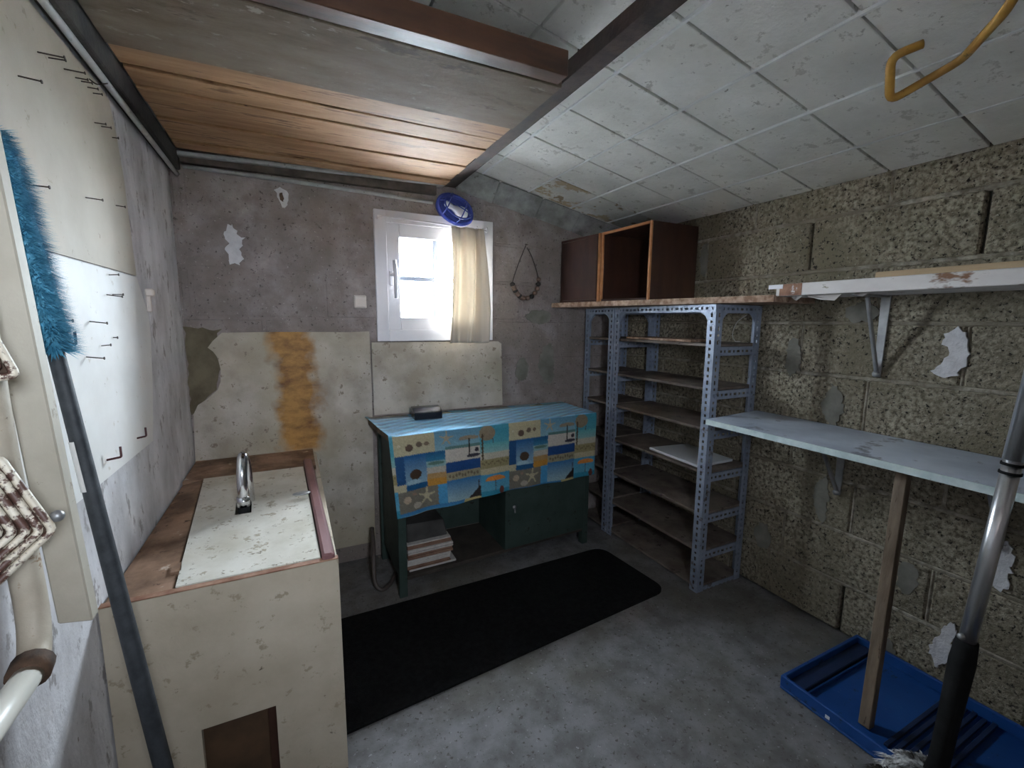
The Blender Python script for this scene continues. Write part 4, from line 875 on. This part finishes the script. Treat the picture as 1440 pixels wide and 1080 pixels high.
# ochre bent rod under the ceiling
b = NB(); tube(b, fillet([(1.565, -1.705, 1.757), (1.535, -1.665, 1.745), (1.600, -1.640, 1.682), (1.655, -1.735, 1.735), (1.535, -1.835, 1.74), (1.42, -1.93, 1.83), (1.40, -1.97, 1.874)], .022, 5), .0085, 10)
obj('bent_rod', b, ochre_m, None, 'ochre-yellow bent metal rod hanging from the ceiling', 'rod', smooth=True)

# ================================================================ LEFT FOREGROUND
b = NB(); hexa(b, [(.048, -1.362, .732), (.085, -1.352, .720), (.085, -1.326, .720), (.048, -1.336, .732), (.003, -1.362, 1.70), (.036, -1.352, 1.70), (.036, -1.326, 1.70), (.003, -1.336, 1.70)], .002)
obj('upright_slat', b, greypaint, None, 'beige-grey painted upright slat near left wall, lit white edge', 'slat')
dp = thing('drain_pipe', (.04, -1.42, .73), 'flaking painted pipe with an elbow low on left wall', 'pipe')
b = NB(); tube(b, smooth_pts([(.040, -1.425, 1.70), (.040, -1.425, 1.35), (.040, -1.422, 1.05), (.042, -1.410, .85), (.045, -1.414, .785), (.050, -1.432, .748), (.055, -1.455, .733)], 6), .0175, 14); obj('elbow_pipe', b, pipepaint, dp, smooth=True)
b = NB(); tube(b, [(.055, -1.452, .734), (.057, -1.474, .729)], .0225, 14); obj('collar', b, rustpipe, dp, smooth=True)
b = NB(); tube(b, [(.057, -1.472, .729), (.062, -1.56, .735), (.07, -1.80, .745)], .016, 14); obj('white_pipe', b, whitepipe, dp, smooth=True)

def grate(c, d1, d2, S, label):
    c, d1, d2 = Vector(c), Vector(d1).normalized(), Vector(d2).normalized(); n = d1.cross(d2).normalized()
    if n.y > 0: n = -n
    t = thing('ribbed_grate', c, label, 'grate', 'ribbed cream grates at the left edge')
    m = c - (d1 + d2) * 0 + (d1 + d2) * S / 2
    for k in range(5):
        h = S / 2 * (1 - k * .19); b = NB(); q = m - n * (-.004 * k) * 1
        loop = [q - d1 * h - d2 * h, q + d1 * h - d2 * h, q + d1 * h + d2 * h, q - d1 * h + d2 * h]
        pts = []
        for i in range(4):
            p, a, e = loop[i], loop[i - 1], loop[(i + 1) % 4]
            for j in range(4): tt = j / 3; s0 = p + (a - p).normalized() * .006; e0 = p + (e - p).normalized() * .006; pts.append(s0 * (1 - tt) ** 2 + p * 2 * tt * (1 - tt) + e0 * tt * tt)
        tube(b, pts, .0046, 8, closed=True); obj('rib', b, grate_m, t, smooth=True)
    b = NB(); q = m - n * .006; h = S / 2 * .97; poly(b, [q - d1 * h - d2 * h, q + d1 * h - d2 * h, q + d1 * h + d2 * h, q - d1 * h + d2 * h], -n * .003); obj('backing', b, rustpipe, t)
    return t
g1 = grate((.111, -1.50, .933), (-.40, .10, .91), (-.60, -.45, -.62), .105, 'worn cream and brown ribbed grate, the lower one')
b = NB(); ball(b, (.112, -1.488, .946), .0075, u=12, v=8); obj('screw', b, zinc_m, g1, smooth=True)
g2 = grate((.098, -1.50, 1.128), (-.34, .12, .92), (-.90, -.30, -.12), .105, 'white ribbed grate at the left edge, the upper one')

du = thing('duster', (.21, -1.43, 0), 'fluffy teal duster with long charcoal handle leaning on left wall', 'duster')
dA, dB = Vector((.052, -1.265, 1.150)), Vector((.137, -1.30, .373)); dd = (dB - dA).normalized()
dF = dA + dd * (dA.z / -dd.z) * .999
b = NB(); tube(b, [dA - dd * .05, dA, dA.lerp(dF, .5), dF + Vector((0, 0, .004))], [.009, .0105, .0135, .0145], 16); obj('handle', b, handle_m, du, smooth=True)
b = NB(); q0 = dA + dd * .155; sd = dd.cross(Vector((0, 1, 0))).normalized(); td = dd.cross(sd); g = []
for k in range(7):
    a = math.radians(-10 + 15 * k); e = -sd * math.cos(a) * (1 if sd.x > 0 else -1) + (-td if td.y > 0 else td) * math.sin(a); g.append((b.verts.new(q0 + e * .0125), b.verts.new(q0 + dd * .085 + e * .0131)))
for k in range(6): b.faces.new((g[k][0], g[k + 1][0], g[k + 1][1], g[k][1]))
st = obj('sticker', b, paper_w, du); st.modifiers.new('film', 'SOLIDIFY').thickness = .0006
def bristles():
    rs = random.Random(11); b = NB(); top = Vector((.018, -1.285, 1.46)); ax = (top - dA)
    s0 = ax.normalized().cross(Vector((0, 1, 0))).normalized(); t0 = ax.normalized().cross(s0)
    pts = [dA + ax * (k / 8) for k in range(-0, 9)]
    tube(b, pts, [.014] + [.022] * 7 + [.014], 10)
    for k in range(13000):
        f = rs.uniform(-.02, 1.0); a = rs.uniform(0, 2 * math.pi); d = s0 * math.cos(a) + t0 * math.sin(a)
        ln = .030 * (1 - .35 * max(0, (f - .8) / .2)) * rs.uniform(.75, 1.12); p0 = dA + ax * f + d * .012
        tip = p0 + (d + ax.normalized() * rs.uniform(-.75, .25)) .normalized() * ln; tip.x = max(tip.x, .008)
        w = d.cross(ax.normalized()).normalized() * .0017; b.faces.new([b.verts.new(q) for q in (p0 - w, p0 + w, tip)])
    return b
obj('bristles', bristles(), teal_m, du, kind='stuff')
